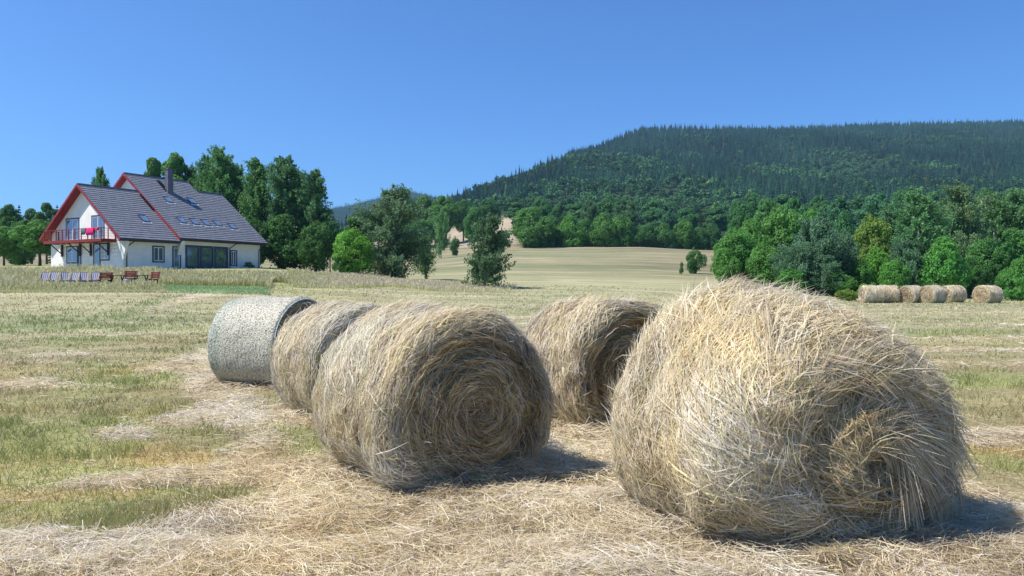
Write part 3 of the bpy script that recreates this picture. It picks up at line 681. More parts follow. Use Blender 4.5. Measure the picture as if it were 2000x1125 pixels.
def roof_material():
    m, nt, b, out = new_mat('roof_tiles')
    tc = N(nt, 'ShaderNodeTexCoord'); w = N(nt, 'ShaderNodeTexWave', wave_type='BANDS', bands_direction='X'); w.inputs['Scale'].default_value = 1.55
    w.inputs['Distortion'].default_value = 0.3; nt.links.new(tc.outputs['Object'], w.inputs['Vector'])
    n = N(nt, 'ShaderNodeTexNoise'); n.inputs['Scale'].default_value = 2.5; n.inputs['Detail'].default_value = 6; nt.links.new(tc.outputs['Object'], n.inputs['Vector'])
    r = N(nt, 'ShaderNodeValToRGB'); r.color_ramp.elements[0].position = 0.3; r.color_ramp.elements[1].position = 0.7
    r.color_ramp.elements[0].color = (0.125,0.14,0.175,1); r.color_ramp.elements[1].color = (0.205,0.225,0.27,1)
    nt.links.new(n.outputs['Fac'], r.inputs[0]); nt.links.new(r.outputs[0], b.inputs['Base Color']); b.inputs['Roughness'].default_value = 0.6
    bp = N(nt, 'ShaderNodeBump'); bp.inputs['Strength'].default_value = 0.8; bp.inputs['Distance'].default_value = 0.05
    nt.links.new(w.outputs['Fac'], bp.inputs['Height']); nt.links.new(bp.outputs[0], b.inputs['Normal'])
    return m
M_ROOF = roof_material()

KP = 0.78                                 # roof pitch (rise / run)
def slope(name, x0, x1, ye, ze, yr, zr, parent, th=0.16):
    """tiled slope from eave (ye,ze) to ridge (yr,zr): overlapping rows, each a real step"""
    mb = MB(); L = math.hypot(yr-ye, zr-ze); nrow = max(3, int(L/0.36)); uy, uz = (yr-ye)/L, (zr-ze)/L; ny, nz = (-uz, uy) if uy > 0 else (uz, -uy)
    for k in range(nrow):
        a, c = L*k/nrow, L*(k+1)/nrow+0.03; c = min(c, L)
        up = 0.055
        pts = [(ye+uy*a-ny*th*(k == -1), ze+uz*a), (ye+uy*c, ze+uz*c), (ye+uy*c+ny*0.004, ze+uz*c+nz*0.004), (ye+uy*a+ny*up, ze+uz*a+nz*up)]
        mb.prism(pts, 'x', x0, x1)
    mb.prism([(ye-ny*0, ze-0.002), (yr, zr-0.002), (yr-ny*th, zr-nz*th), (ye-ny*th, ze-nz*th)], 'x', x0+0.012, x1-0.012)
    return mb.build(name, M_ROOF, parent)

# walls: three gabled volumes one behind the other
def gabled(x0, x1, y0, y1, zt0, yr, zr, zb=-1.5):
    k0 = (zr-zt0)/(yr-y0); zt1 = zr-(y1-yr)*k0
    return MB().prism([(y0, zb), (y1, zb), (y1, zt1), (yr, zr), (y0, zt0)], 'x', x0, x1)
WR = 6.3; wz = lambda s: 3.05+KP*s        # wing: ridge line y, underside height at wall
MR = 8.7; mz = lambda s: 3.38+0.765*s     # main
AR = 7.1; az_ = lambda s: 3.38+0.765*s    # annex, same front plane as main
gabled(0.0, 6.4, 0.0, 12.3, wz(0), WR, wz(WR)).build('wall', M_WALL, house)
gabled(6.2, 13.0, -0.02, 17.4, mz(0), MR, mz(MR)).build('wall', M_WALL, house)
gabled(12.9, 16.3, 0.015, 14.2, az_(0), AR, az_(AR)).build('wall', M_WALL, house)
TH = 0.20
def roof_pair(x0, x1, yr, zf, back_to, name='roof'):
    zt = 0.20
    e0 = -0.75; zr = zf(yr)+zt
    r = slope(name, x0, x1, e0, zf(e0)+zt, yr, zr, house)
    k = (zr-(zf(e0)+zt))/(yr-e0)
    r2 = slope('back_slope', x0, x1, back_to, zr-k*(back_to-yr), yr, zr, None); r2.parent = r
    MB().box(x0, x1, yr-0.13, yr+0.13, zr-0.02, zr+0.10).build('ridge_cap', M_ROOF, None).parent = r
    return r, k, zr
roof_w, kw, zrw = roof_pair(-0.75, 5.75, WR, wz, 13.0)
roof_m, km, zrm = roof_pair(5.55, 13.35, MR, mz, 18.2)
roof_a, ka, zra = roof_pair(13.36, 16.75, AR, az_, 14.9)

def rake(x, yr, zf, yb, parent):
    """red barge boards and soffit of a front gable"""
    mb = MB(); zt = 0.20
    for (ye, sgn) in ((-0.75, 1), (yb, -1)):
        k = (zf(1)-zf(0)); ze = zf(yr)+zt-k*abs(yr-ye); zr = zf(yr)+zt
        mb.prism([(ye, ze+0.03), (yr, zr+0.03), (yr, zr-0.24), (ye, ze-0.24)], 'x', x-0.05, x)
    mb.build('barge_board', M_RED, parent)
def soffit(x0, x1, yr, zf, yb, parent):
    mb = MB(); zt = 0.20
    for ye in (-0.75, yb):
        k = (zf(1)-zf(0)); ze = zf(yr)+zt-k*abs(yr-ye); zr = zf(yr)+zt
        mb.prism([(ye, ze-0.20), (yr, zr-0.20), (yr, zr-0.235), (ye, ze-0.235)], 'x', x0, x1)
    mb.build('soffit', M_RED, parent)
rake(-0.755, WR, wz, 13.0, house); soffit(-0.75, -0.004, WR, wz, 13.0, house)
rake(5.545, MR, mz, 18.2, house); soffit(5.55, 6.19, MR, mz, 18.2, house)
# rafter ends and white wedge under the main rake
MB().prism([(-0.65, 2.72), (0.35, 3.5), (0.35, 1.3), (-0.05, 1.3)], 'x', 5.75, 6.15).build('buttress', M_WALL, house)
MB().prism([(-0.62, 2.40), (0.0, 2.85), (0.0, 0.6)], 'x', -0.02, 0.22).build('buttress', M_WALL, house)
# eaves boards and gutters
for (xa, xb, zf) in ((-0.7, 5.5, wz), (5.6, 13.3, mz), (13.4, 16.7, az_)):
    z = zf(-0.75)+0.20
    gb = MB(); gb.box(xa, xb, -0.90, -0.76, z-0.17, z-0.03); gb.build('gutter', M_METAL, house)
    MB().box(xa, xb, -0.757, -0.70, z-0.24, z-0.02).build('fascia_board', M_METAL, house)
    MB().box(xa+0.02, xb-0.02, -0.70, 0.0, z-0.235, z-0.20).build('soffit', M_DARKWOOD, house)
for (px, xe) in ((247, 0.5), (448, None), (505, None)):
    x = lt(px); z = (wz if x < 6 else mz)(-0.75)-0.02
    mb = MB(); mb.bar((x+0.35, -0.83, z), (x, -0.09, z-0.55), 0.05); mb.bar((x, -0.09, z-0.55), (x, -0.09, -0.8), 0.05); mb.build('downpipe', M_METAL, house)

# chimney, skylights, snow steps
x, y = roof_hit(331, 376, -0.75, mz(-0.75)+0.2, 0.765)
zc = mz(y)+0.2
ch = MB(); ch.box(x-0.33, x+0.33, y-0.26, y+0.26, zc-0.6, zrm+0.68); ch.box(x-0.38, x+0.38, y-0.31, y+0.31, zrm+0.68, zrm+0.76)
ch.box(x-0.22, x+0.22, y-0.16, y+0.16, zrm+0.76, zrm+0.86); ch.build('chimney', mat_noise('chimney_cladding', (0.09,0.09,0.115), (0.15,0.15,0.185), 3, 0.5), roof_m)
def skylight(px, py, zf, k, parent, wd=0.78, ln=1.15):
    s0 = -0.75; x, y = roof_hit(px, py, s0, zf(s0)+0.2, k)
    L = math.hypot(1, k); uy, uz = 1/L, k/L; ny, nz = -uz, uy; z = zf(y)+0.2
    def P(a, c, d): return (x+a, y+uy*c+ny*d, z+uz*c+nz*d)
    def slab(mb, a0, a1, c0, c1, d0, d1):
        mb.hexa([P(a0,c0,d0), P(a1,c0,d0), P(a1,c1,d0), P(a0,c1,d0), P(a0,c0,d1), P(a1,c0,d1), P(a1,c1,d1), P(a0,c1,d1)])
    mb = MB(); w, h, e = wd/2, ln/2, 0.09
    slab(mb, -w, -w+e, -h, h, -0.02, 0.15); slab(mb, w-e, w, -h, h, -0.02, 0.15); slab(mb, -w+e, w-e, -h, -h+e, -0.02, 0.15); slab(mb, -w+e, w-e, h-e, h, -0.02, 0.15)
    f = mb.build('skylight', M_BLUE, parent)
    mb = MB(); slab(mb, -w+e, w-e, -h+e, h-e, 0.02, 0.12); mb.build('pane', M_SKYGLASS, f)
    mb = MB(); slab(mb, -w-0.05, w+0.12, -h-0.22, -h-0.01, 0.055, 0.075); mb.build('flashing', M_FRAME, f)
for (px, py) in ((281, 428),): skylight(px, py, wz, KP, roof_w)
for (px, py) in ((328,391), (374,394), (354,431), (379,434), (401,436), (424,437), (453,443)): skylight(px, py, mz, 0.765, roof_m)
def steps(pts, zf, k, parent):
    mb = MB()
    for i in range(pts[4]):
        f = i/(pts[4]-1); px = pts[0]+(pts[2]-pts[0])*f; py = pts[1]+(pts[3]-pts[1])*f
        x, y = roof_hit(px, py, -0.75, zf(-0.75)+0.2, k); z = zf(y)+0.2
        mb.box(x-0.22, x+0.22, y-0.1, y+0.14, z+0.16, z+0.20); mb.box(x-0.2, x-0.16, y-0.02, y+0.02, z-0.05, z+0.17); mb.box(x+0.16, x+0.2, y-0.02, y+0.02, z-0.05, z+0.17)
    mb.build('roof_steps', M_METAL, parent)
steps((310, 356, 326, 374, 6), mz, 0.765, roof_m)
steps((277, 384, 300, 411, 8), wz, KP, roof_w)

# openings
def opening(wall, a0, a1, z0, z1, name='window', bars=(0.5,), trim=0.13, white=True, curtain=False, transom=None):
    """wall 'L': long wall y = 0 facing -y, a along x. wall 'G': gable wall x = 0 facing -x, a along y"""
    if a0 > a1: a0, a1 = a1, a0
    off = {'L': -0.02, 'G': 0.0}[wall]
    def B(mb, a, c, z, w, d0, d1):
        if wall == 'L': mb.box(a, c, off-d1, off-d0, z, w)
        else: mb.box(-d1, -d0, a, c, z, w)
    t = trim; mb = MB()
    B(mb, a0-t, a0, z0-t, z1+t, -0.02, 0.045); B(mb, a1, a1+t, z0-t, z1+t, -0.02, 0.045); B(mb, a0, a1, z1, z1+t, -0.02, 0.045); B(mb, a0, a1, z0-t, z0, -0.02, 0.055)
    w = mb.build(name, M_BLUE, house)
    mb = MB(); e = 0.075
    B(mb, a0, a0+e, z0, z1, -0.02, 0.02); B(mb, a1-e, a1, z0, z1, -0.02, 0.02); B(mb, a0+e, a1-e, z0, z0+e, -0.02, 0.02); B(mb, a0+e, a1-e, z1-e, z1, -0.02, 0.02)
    for q in bars:
        c = a0+(a1-a0)*q; B(mb, c-0.05, c+0.05, z0+e, z1-e, -0.02, 0.018)
    if transom: B(mb, a0+e, a1-e, z0+(z1-z0)*transom-0.03, z0+(z1-z0)*transom+0.03, -0.02, 0.016)
    mb.build('frame', M_FRAME if white else M_BLUE, w)
    mb = MB(); B(mb, a0+e*0.5, a1-e*0.5, z0+e*0.5, z1-e*0.5, -0.015, 0.006); mb.build('pane', M_GLASS, w)
    if curtain:
        mb = MB(); B(mb, a0+(a1-a0)*0.55, a1-e, z0+e, z1-e, 0.0065, 0.008); mb.build('curtain', M_CURT, w)
    return w
# gable, upper floor: two french doors to the balcony
opening('G', gs(131), gs(154), 2.75, 4.85, 'door', (0.5,)); opening('G', gs(181), gs(203), 2.75, 4.95, 'door', (0.5,))
# gable, ground floor
opening('G', gs(132), gs(151), 0.55, 2.05, 'window', (0.5,)); opening('G', gs(153.5), gs(158), 0.0, 2.05, 'door', (), white=False)
opening('G', gs(185), gs(195), 0.0, 2.2, 'door', (), trim=0.16); opening('G', gs(197), gs(213), 0.75, 2.2, 'window', (0.5,), curtain=True)
# long wall
opening('L', lt(300), lt(319), 0.62, 2.0, 'window', (0.5,)); opening('L', lt(339), lt(351), 0.05, 2.05, 'door', ())
for (p, q) in ((364.5, 387), (393, 414.5), (420.5, 443)): opening('L', lt(p), lt(q), 0.15, 2.22, 'window', (), white=False, trim=0.16)
opening('L', lt(451.5), lt(461), 0.5, 1.95, 'window', (0.45,))

# balcony
BX0 = -1.45; by0, by1 = 1.1, 10.9; bz = 2.62
mb = MB(); nb = 9
for k in range(nb): mb.box(BX0+0.04+k*(1.42/nb), BX0+0.04+(k+1)*(1.42/nb)-0.03, by0+0.02, by1-0.02, bz-0.05, bz)
for k in range(10):
    y = by0+0.1+k*(by1-by0-0.2)/9; mb.box(BX0+0.02, -0.01, y-0.05, y+0.05, bz-0.22, bz-0.053)
bal = mb.build('balcony', M_REDWOOD, house)
mb = MB(); mb.box(BX0-0.03, BX0+0.03, by0-0.02, by1+0.02, bz-0.26, bz+0.02); mb.box(BX0+0.03, -0.005, by0-0.04, by0+0.01, bz-0.26, bz+0.02); mb.box(BX0+0.03, -0.005, by1-0.01, by1+0.04, bz-0.26, bz+0.02)
mb.build('edge_beam', M_REDWOOD, bal)
ys = np.linspace(by0+0.06, by1-0.06, 10)
for y in ys: MB().box(BX0-0.02, BX0+0.05, y-0.04, y+0.04, bz+0.02, bz+1.0).build('railing_post', M_REDWOOD, bal)
for y in (ys[0], ys[-1]):
    for xx in (-0.75, -0.06): MB().box(xx-0.035, xx+0.035, y-0.035, y+0.035, bz+0.02, bz+1.0).build('railing_post', M_REDWOOD, bal)
mb = MB(); mb.box(BX0-0.04, BX0+0.07, by0, by1, bz+1.001, bz+1.06)
for y in (ys[0], ys[-1]): mb.box(BX0+0.075, -0.01, y-0.05, y+0.05, bz+1.001, bz+1.055)
for zr_ in (0.3, 0.55, 0.8):
    mb.bar((BX0+0.015, ys[0], bz+zr_), (BX0+0.015, ys[-1], bz+zr_), 0.012)
    for y in (ys[0], ys[-1]): mb.bar((BX0+0.015, y, bz+zr_), (-0.02, y, bz+zr_), 0.012)
mb.build('railing', M_REDWOOD, bal)
for px in (124, 159, 180, 214):
    y = min(max(gs(px), by0+0.3), by1-0.3)
    mb = MB(); mb.box(-0.20, -0.06, y-0.08, y+0.08, bz-1.5, bz-0.27); mb.bar((-0.13, y, bz-1.25), (-1.25, y, bz-0.3), 0.065, n=4)
    mb.build('bracket', M_DARKWOOD, bal)
# towels and cloths over the balcony rail: things of their own
def towel(y0, y1, drop, c1, c2, label, name='towel'):
    n = 14; V = []; F = []
    for i in range(n+1):
        y = y0+(y1-y0)*i/n; wv = 0.02*math.sin(i*1.3+y0*5)
        for (dx, dz) in ((0.09, -drop*0.7), (0.085, 0.02), (0.04, 0.072), (-0.03, 0.072), (-0.065, 0.02), (-0.075+wv, -drop*0.5), (-0.07-wv, -drop)):
            V.append((dx, y-y0, dz))
    for i in range(n):
        for k in range(6): a = i*7+k; F.append((a, a+1, a+8, a+7))
    me = make_mesh(name, V, [F], smooth=True); o = link(name, me, mat_noise(name+'_cloth', c1, c2, 9, 0.9))
    so = o.modifiers.new('thick', 'SOLIDIFY'); so.thickness = 0.012
    p = (BX0+0.02, y0, bz+1.0)
    o.location = (HX+D1[0]*p[0]+D2[0]*p[1], HY+D1[1]*p[0]+D2[1]*p[1], HB+p[2]); o.rotation_euler = (0, 0, math.radians(60))
    return tag(o, label, 'towel', None)
def gy(px):
    return gs(px, BX0)
towel(gy(168), gy(159.5), 0.55, (0.05,0.09,0.09), (0.12,0.17,0.16), 'dark grey green towel hanging over the balcony rail')
towel(gy(184), gy(169.5), 0.62, (0.55,0.01,0.13), (0.75,0.03,0.22), 'bright pink towel hanging over the balcony rail')
towel(gy(192), gy(186), 0.22, (0.5,0.02,0.06), (0.62,0.04,0.1), 'small red cloth on the balcony rail right of the pink towel')

# ------------------------------------------------------------------ garden furniture
M_STRIPE = None
def stripe_mat():
    m, nt, b, out = new_mat('striped_canvas'); tc = N(nt, 'ShaderNodeTexCoord'); w = N(nt, 'ShaderNodeTexWave', wave_type='BANDS', bands_direction='X', wave_profile='SAW'); w.inputs['Scale'].default_value = 2.6
    nt.links.new(tc.outputs['Object'], w.inputs['Vector']); r = N(nt, 'ShaderNodeValToRGB'); r.color_ramp.interpolation = 'CONSTANT'
    r.color_ramp.elements[0].color = (0.14,0.15,0.24,1); r.color_ramp.elements[1].color = (0.42,0.41,0.45,1); r.color_ramp.elements[1].position = 0.55
    nt.links.new(w.outputs['Fac'], r.inputs[0]); nt.links.new(r.outputs[0], b.inputs['Base Color']); b.inputs['Roughness'].default_value = 0.9; return m
M_STRIPE = stripe_mat()
M_PALEWOOD = mat_noise('pale_wood', (0.33,0.25,0.17), (0.45,0.36,0.26), 10, 0.7)
def deck_chair():
    r = empty('deck_chair')
    mb = MB()
    for x in (-0.28, 0.28): mb.bar((x, -0.55, 0.03), (x, 0.42, 0.98), 0.022, n=4); mb.bar((x*0.86, 0.5, 0.03), (x*0.86, -0.42, 0.42), 0.022, n=4)
    for (y, z) in ((0.42, 0.98), (-0.42, 0.42)): mb.bar((-0.3, y, z), (0.3, y, z), 0.02, n=4)
    mb.bar((-0.28, -0.5, 0.08), (0.28, -0.5, 0.08), 0.02, n=4); mb.bar((-0.24, 0.46, 0.05), (0.24, 0.46, 0.05), 0.02, n=4)
    mb.build('frame', M_PALEWOOD, r)
    V = []; F = []
    for i in range(11):
        t = i/10; y = 0.41-0.83*t; z = 0.975*(1-t)+0.42*t-0.42*math.sin(math.pi*t)**1.0*(0.55+0.45*t)
        V += [(-0.25, y, z), (0.25, y, z), (0.25, y-0.006, z-0.012), (-0.25, y-0.006, z-0.012)]
    for i in range(10):
        a = i*4
        for (p, q) in ((0, 1), (1, 2), (2, 3), (3, 0)): F.append((a+p, a+q, a+q+4, a+p+4))
    link('canvas_seat', make_mesh('canvas_seat', V, [F]), M_STRIPE, r)
    return r
def dup(root):
    r = root.copy(); COL.objects.link(r)
    for ch in list(root.children):
        c = ch.copy(); COL.objects.link(c); c.parent = r
        for g_ in ch.children: d = g_.copy(); COL.objects.link(d); d.parent = c
    return r
dc0 = deck_chair()
DL = ['leftmost deck chair of the row in the tall grass', 'second deck chair from the left of the row', 'third deck chair from the left, left of the gap in the row',
      'fourth deck chair from the left in the row', 'fifth deck chair from the left, wider canvas', 'deck chair at the right end of the row, next to the red bench']
for k, px in enumerate((86, 103, 126, 144, 163, 184)):
    d = dc0 if k == 0 else dup(dc0); x, y, z = at(px, None, 51.5+0.12*k); d.location = (x, y, z+0.12); d.rotation_euler = (0, 0, 0.35+random.uniform(-0.25, 0.25))
    tag(d, DL[k], 'deck chair', 'blue striped deck chairs in front of the house')
def bench(w=1.6, back=True, name='garden_bench'):
    r = empty(name); mb = MB()
    for k in range(3): mb.box(-w/2, w/2, -0.2+k*0.14, -0.08+k*0.14, 0.44, 0.48)
    mb.build('seat', M_REDWOOD, r)
    if back:
        mb = MB()
        for k in range(4): mb.box(-w/2, w/2, 0.24+0.02*k, 0.265+0.02*k, 0.56+k*0.11, 0.65+k*0.11)
        mb.build('backrest', M_REDWOOD, r)
    for x in (-w/2+0.12, w/2-0.12):
        mb = MB(); mb.box(x-0.03, x+0.03, -0.2, -0.14, 0, 0.438); mb.box(x-0.03, x+0.03, 0.16, 0.22, 0, 0.438); mb.box(x-0.03, x+0.03, -0.2, 0.22, 0.38, 0.438)
        if back: mb.hexa([(x-0.03,0.2,0.44),(x+0.03,0.2,0.44),(x+0.03,0.25,0.44),(x-0.03,0.25,0.44),(x-0.03,0.31,1.0),(x+0.03,0.31,1.0),(x+0.03,0.35,1.0),(x-0.03,0.35,1.0)])
        mb.build('leg', M_DARKWOOD, r)
    return r
def table(w=1.5):
    r = empty('garden_table'); mb = MB()
    for k in range(6): mb.box(-w/2, w/2, -0.42+k*0.142, -0.29+k*0.142, 0.74, 0.78)
    mb.build('tabletop', M_REDWOOD, r)
    for x in (-w/2+0.2, w/2-0.2):
        mb = MB(); mb.bar((x, -0.36, 0), (x, 0.3, 0.739), 0.045, n=4); mb.bar((x, 0.36, 0), (x, -0.3, 0.739), 0.045, n=4); mb.build('leg', M_DARKWOOD, r)
    return r
def put(o, px, Y, rz, label, cat, group=None, dz=0.1):
    x, y, z = at(px, None, Y); o.location = (x, y, z+dz); o.rotation_euler = (0, 0, rz); return tag(o, label, cat, group)
GB = 'red garden benches by the tables'
put(bench(0.95), 204, 52.2, 0.1, 'red slatted garden bench next to the deck chairs', 'bench', GB)
put(table(1.1), 229, 52.4, 0.15, 'low red garden table between the two left red benches', 'table', 'red garden tables')
put(bench(0.9), 251, 51.9, -0.05, 'bright red bench standing right behind the grey barrel', 'bench', GB, 0.2)
put(table(1.1), 276, 52.6, 0.1, 'red garden table right of the barrel', 'table', 'red garden tables')
put(bench(0.8), 298, 52.8, -0.3, 'red bench at the right end of the furniture, tilted to the slope', 'bench', GB, 0.12)
r = empty('barrel_grill'); mb = MB(); prof = [(0.0, 0.2), (0.24, 0.2), (0.29, 0.45), (0.30, 0.62), (0.27, 0.85), (0.25, 0.85), (0.22, 0.5), (0.0, 0.5)]
V = []; F = []
for i in range(20):
    a = 2*math.pi*i/20
    for (q, z) in prof: V.append((q*math.cos(a), q*math.sin(a), z-0.2))
for i in range(20):
    for k in range(7): a = i*8+k; c = ((i+1) % 20)*8+k; F.append((a, c, c+1, a+1))
link('drum', make_mesh('drum', V, [F], smooth=True), mat_noise('drum_metal', (0.10,0.11,0.13), (0.22,0.23,0.26), 6, 0.5), r)
mb.bar((-0.32, 0, 0.66), (0.32, 0, 0.66), 0.015)
for k in range(9): mb.bar((-0.2+k*0.05, -0.2, 0.655), (-0.2+k*0.05, 0.2, 0.655), 0.006)
mb.build('grate', M_METAL, r)
put(r, 250, 50.6, 0.3, 'grey metal barrel grill in front of the bright red bench', 'grill', None, 0.0)
# stones at the end of the terrace
M_STONE = mat_noise('stone', (0.30,0.29,0.28), (0.50,0.49,0.48), 4, 0.9, 0.5)
for k, (px, Y, s) in enumerate(((2, 51, 0.42), (9, 50.6, 0.3), (36, 51.5, 0.36), (44, 51.0, 0.28), (52, 51.8, 0.45), (60, 51.2, 0.3), (67, 51.6, 0.25), (30, 50.6, 0.22))):
    nu, nv = 14, 9; uu, vv = np.meshgrid(np.linspace(0, 2*np.pi, nu, endpoint=False), np.linspace(0.05, np.pi-0.05, nv)); X = np.cos(uu)*np.sin(vv); Yy = np.sin(uu)*np.sin(vv); Z = np.cos(vv)
    q = 1+0.28*noise3(X*1.6+k*7, Yy*1.6, Z*1.6, 60); V = np.stack([X*q*1.2, Yy*q, Z*q*0.75], -1).reshape(-1, 3)*s
    i = np.arange(nv-1)[:, None]*nu+np.arange(nu)[None]; j = np.arange(nv-1)[:, None]*nu+(np.arange(nu)[None]+1) % nu
    o = link('stone', make_mesh('stone', V, [np.stack([i, i+nu, j+nu, j], -1).reshape(-1, 4)], smooth=True), M_STONE); x, y, z = at(px, None, Y); o.location = (x, y, z+s*0.45); o.rotation_euler = (0, 0, k)
    tag(o, {0: 'pale stone at the left edge of the picture, the leftmost', 1: 'second pale stone from the left edge of the picture', 7: 'small pale stone left of the main heap of stones', 2: 'rounded stone at the left of the heap beside the deck chairs', 3: 'small low stone in the middle of the heap', 4: 'largest pale stone of the heap', 5: 'stone just right of the largest one', 6: 'small stone nearest to the deck chairs'}[k], 'stone', 'pale stones left of the deck chairs')
# ------------------------------------------------------------------ trees
M_LEAF = mat_attr('leaves', rough=0.55, transl=0.48, spec=0.25, objcol=True)
M_BARK = mat_noise('bark', (0.06,0.045,0.03), (0.14,0.11,0.08), 6, 0.9, 0.4, stretch=(3, 3, 0.6))
M_BIRCH = mat_noise('birch_bark', (0.10,0.09,0.08), (0.55,0.54,0.50), 3.5, 0.8, 0.2, stretch=(1, 1, 2.5))

def leaf_quads(P, Nn, size, g, aspect=0.65):
    """one small pointed leaf face for every point"""
    n = len(P); r = g.normal(0, 1, (n, 3)); u = np.cross(Nn, r); u /= np.linalg.norm(u, axis=1, keepdims=True)+1e-9
    v = np.cross(Nn, u); v /= np.linalg.norm(v, axis=1, keepdims=True)+1e-9
    s = (size*g.uniform(0.6, 1.35, n))[:, None]
    V = np.stack([P-u*s, P+v*s*aspect, P+u*s, P-v*s*aspect], 1).reshape(-1, 3)
    return V, np.arange(n*4).reshape(n, 4)

def limb(mb, p, q, r0, r1, seg=3, wob=0.1):
    p = Vector(p); q = Vector(q); prev = p; L = (q-p).length
    for k in range(1, seg+1):
        t = k/seg; c = p.lerp(q, t)
        if k < seg: c += Vector((random.uniform(-1, 1), random.uniform(-1, 1), random.uniform(-0.5, 0.5)))*L*wob*0.5
        mb.bar(prev, c, r0+(r1-r0)*(k-1)/seg, r0+(r1-r0)*t, n=7); prev = c

def crown_lobes(lobes, nleaf, size, g, seed, base, warm=0.0, gap=-0.15, fill=0.25):
    """lobes: (x,y,z,r,flat). leaves sit in twig clusters over the lobes' shells, gaps between the clusters"""
    Ps, Ns, Cs = [], [], []
    tot = sum(l[3]**2 for l in lobes); lo = np.array(lobes)
    for li, (x, y, z, r, fl) in enumerate(lobes):
        m = int(nleaf*r*r/tot*1.7); d = g.normal(0, 1, (m, 3)); d /= np.linalg.norm(d, axis=1, keepdims=True)
        rad = r*np.where(g.random(m) < fill, g.uniform(0.25, 0.9, m), g.uniform(0.82, 1.08, m))
        q = d*rad[:, None]; q[:, 2] *= fl; P = q+np.array([x, y, z])
        nz1 = noise3(P[:, 0]*1.1/0.8, P[:, 1]*1.1/0.8, P[:, 2]*1.5/0.8, seed)+0.6*noise3(P[:, 0]*3, P[:, 1]*3, P[:, 2]*3.6, seed+1)
        P = P+d*(0.16*r*nz1)[:, None]
        k = (nz1+0.25*g.standard_normal(m) > gap) & ~((d[:, 2] < -0.55) & (g.random(m) < 0.6))
        # leaves deep inside other lobes never show
        dd = np.ones(m, bool)
        for j, l in enumerate(lobes):
            if j != li: dd &= ~(((P[:, 0]-l[0])**2+(P[:, 1]-l[1])**2+((P[:, 2]-l[2])/l[4])**2 < (0.62*l[3])**2) & (g.random(m) < 0.85))
        k &= dd; P = P[k]; d = d[k]; nz1 = nz1[k]; m = len(P)
        Ps.append(P); Ns.append(d+g.normal(0, 0.55, (m, 3))+np.array([0, 0, 0.25]))
        c = np.array(base)*(0.85+0.3*g.random())*g.uniform(0.7, 1.35, (m, 1))*(1+0.12*nz1[:, None])
        c[:, 0] *= 1+warm*g.random(); Cs.append(c)
    P = np.concatenate(Ps); Nn = np.concatenate(Ns); Nn /= np.linalg.norm(Nn, axis=1, keepdims=True)
    V, F = leaf_quads(P, Nn, size, g); return V, F, np.repeat(np.concatenate(Cs), 4, axis=0)

def proto_broad(seed, H_=10.0, W_=7.5, trunk=1.6, nleaf=20000, size=0.15, base=(0.10,0.24,0.06), low=False):
    g = np.random.default_rng(seed); random.seed(seed); lobes = []; n = 22
    zc = trunk+(H_-trunk)*0.5; rz = (H_-trunk)*0.5; rx = W_/2
    if low: zc = H_*0.45; rz = H_*0.52
    for i in range(n):
        while True:
            d = g.uniform(-1, 1, 3)
            if 0.25 < np.linalg.norm(d) < 1: break
        d = d/np.linalg.norm(d)*g.uniform(0.55, 0.80); r = g.uniform(0.22, 0.40)*min(rx, rz)
        wz = 1-0.35*max(d[2], 0)
        lobes.append((d[0]*rx*wz, d[1]*rx*wz, zc+d[2]*rz, r, 0.85))
    lobes.append((0, 0, zc, min(rx, rz)*0.72, 1.0)); lobes.append((g.uniform(-.1, .1)*rx, 0, zc+rz*0.62, min(rx, rz)*0.36, 0.9))
    V, F, C = crown_lobes(lobes, nleaf, size, g, seed, base)
    V[:, 2] = np.maximum(V[:, 2], 0.05)
    mb = MB(); limb(mb, (0, 0, -0.4), (0.1, 0, zc), 0.035*H_*0.7, 0.10, 4, 0.03)
    for l in lobes[:12]: limb(mb, (0, 0, trunk*0.9+random.random()*(zc-trunk*0.9)), l[:3], 0.09, 0.02)
    return make_mesh('crown', V, [F], col=C), make_mesh('trunk', mb.v, list(mb.f.values()))

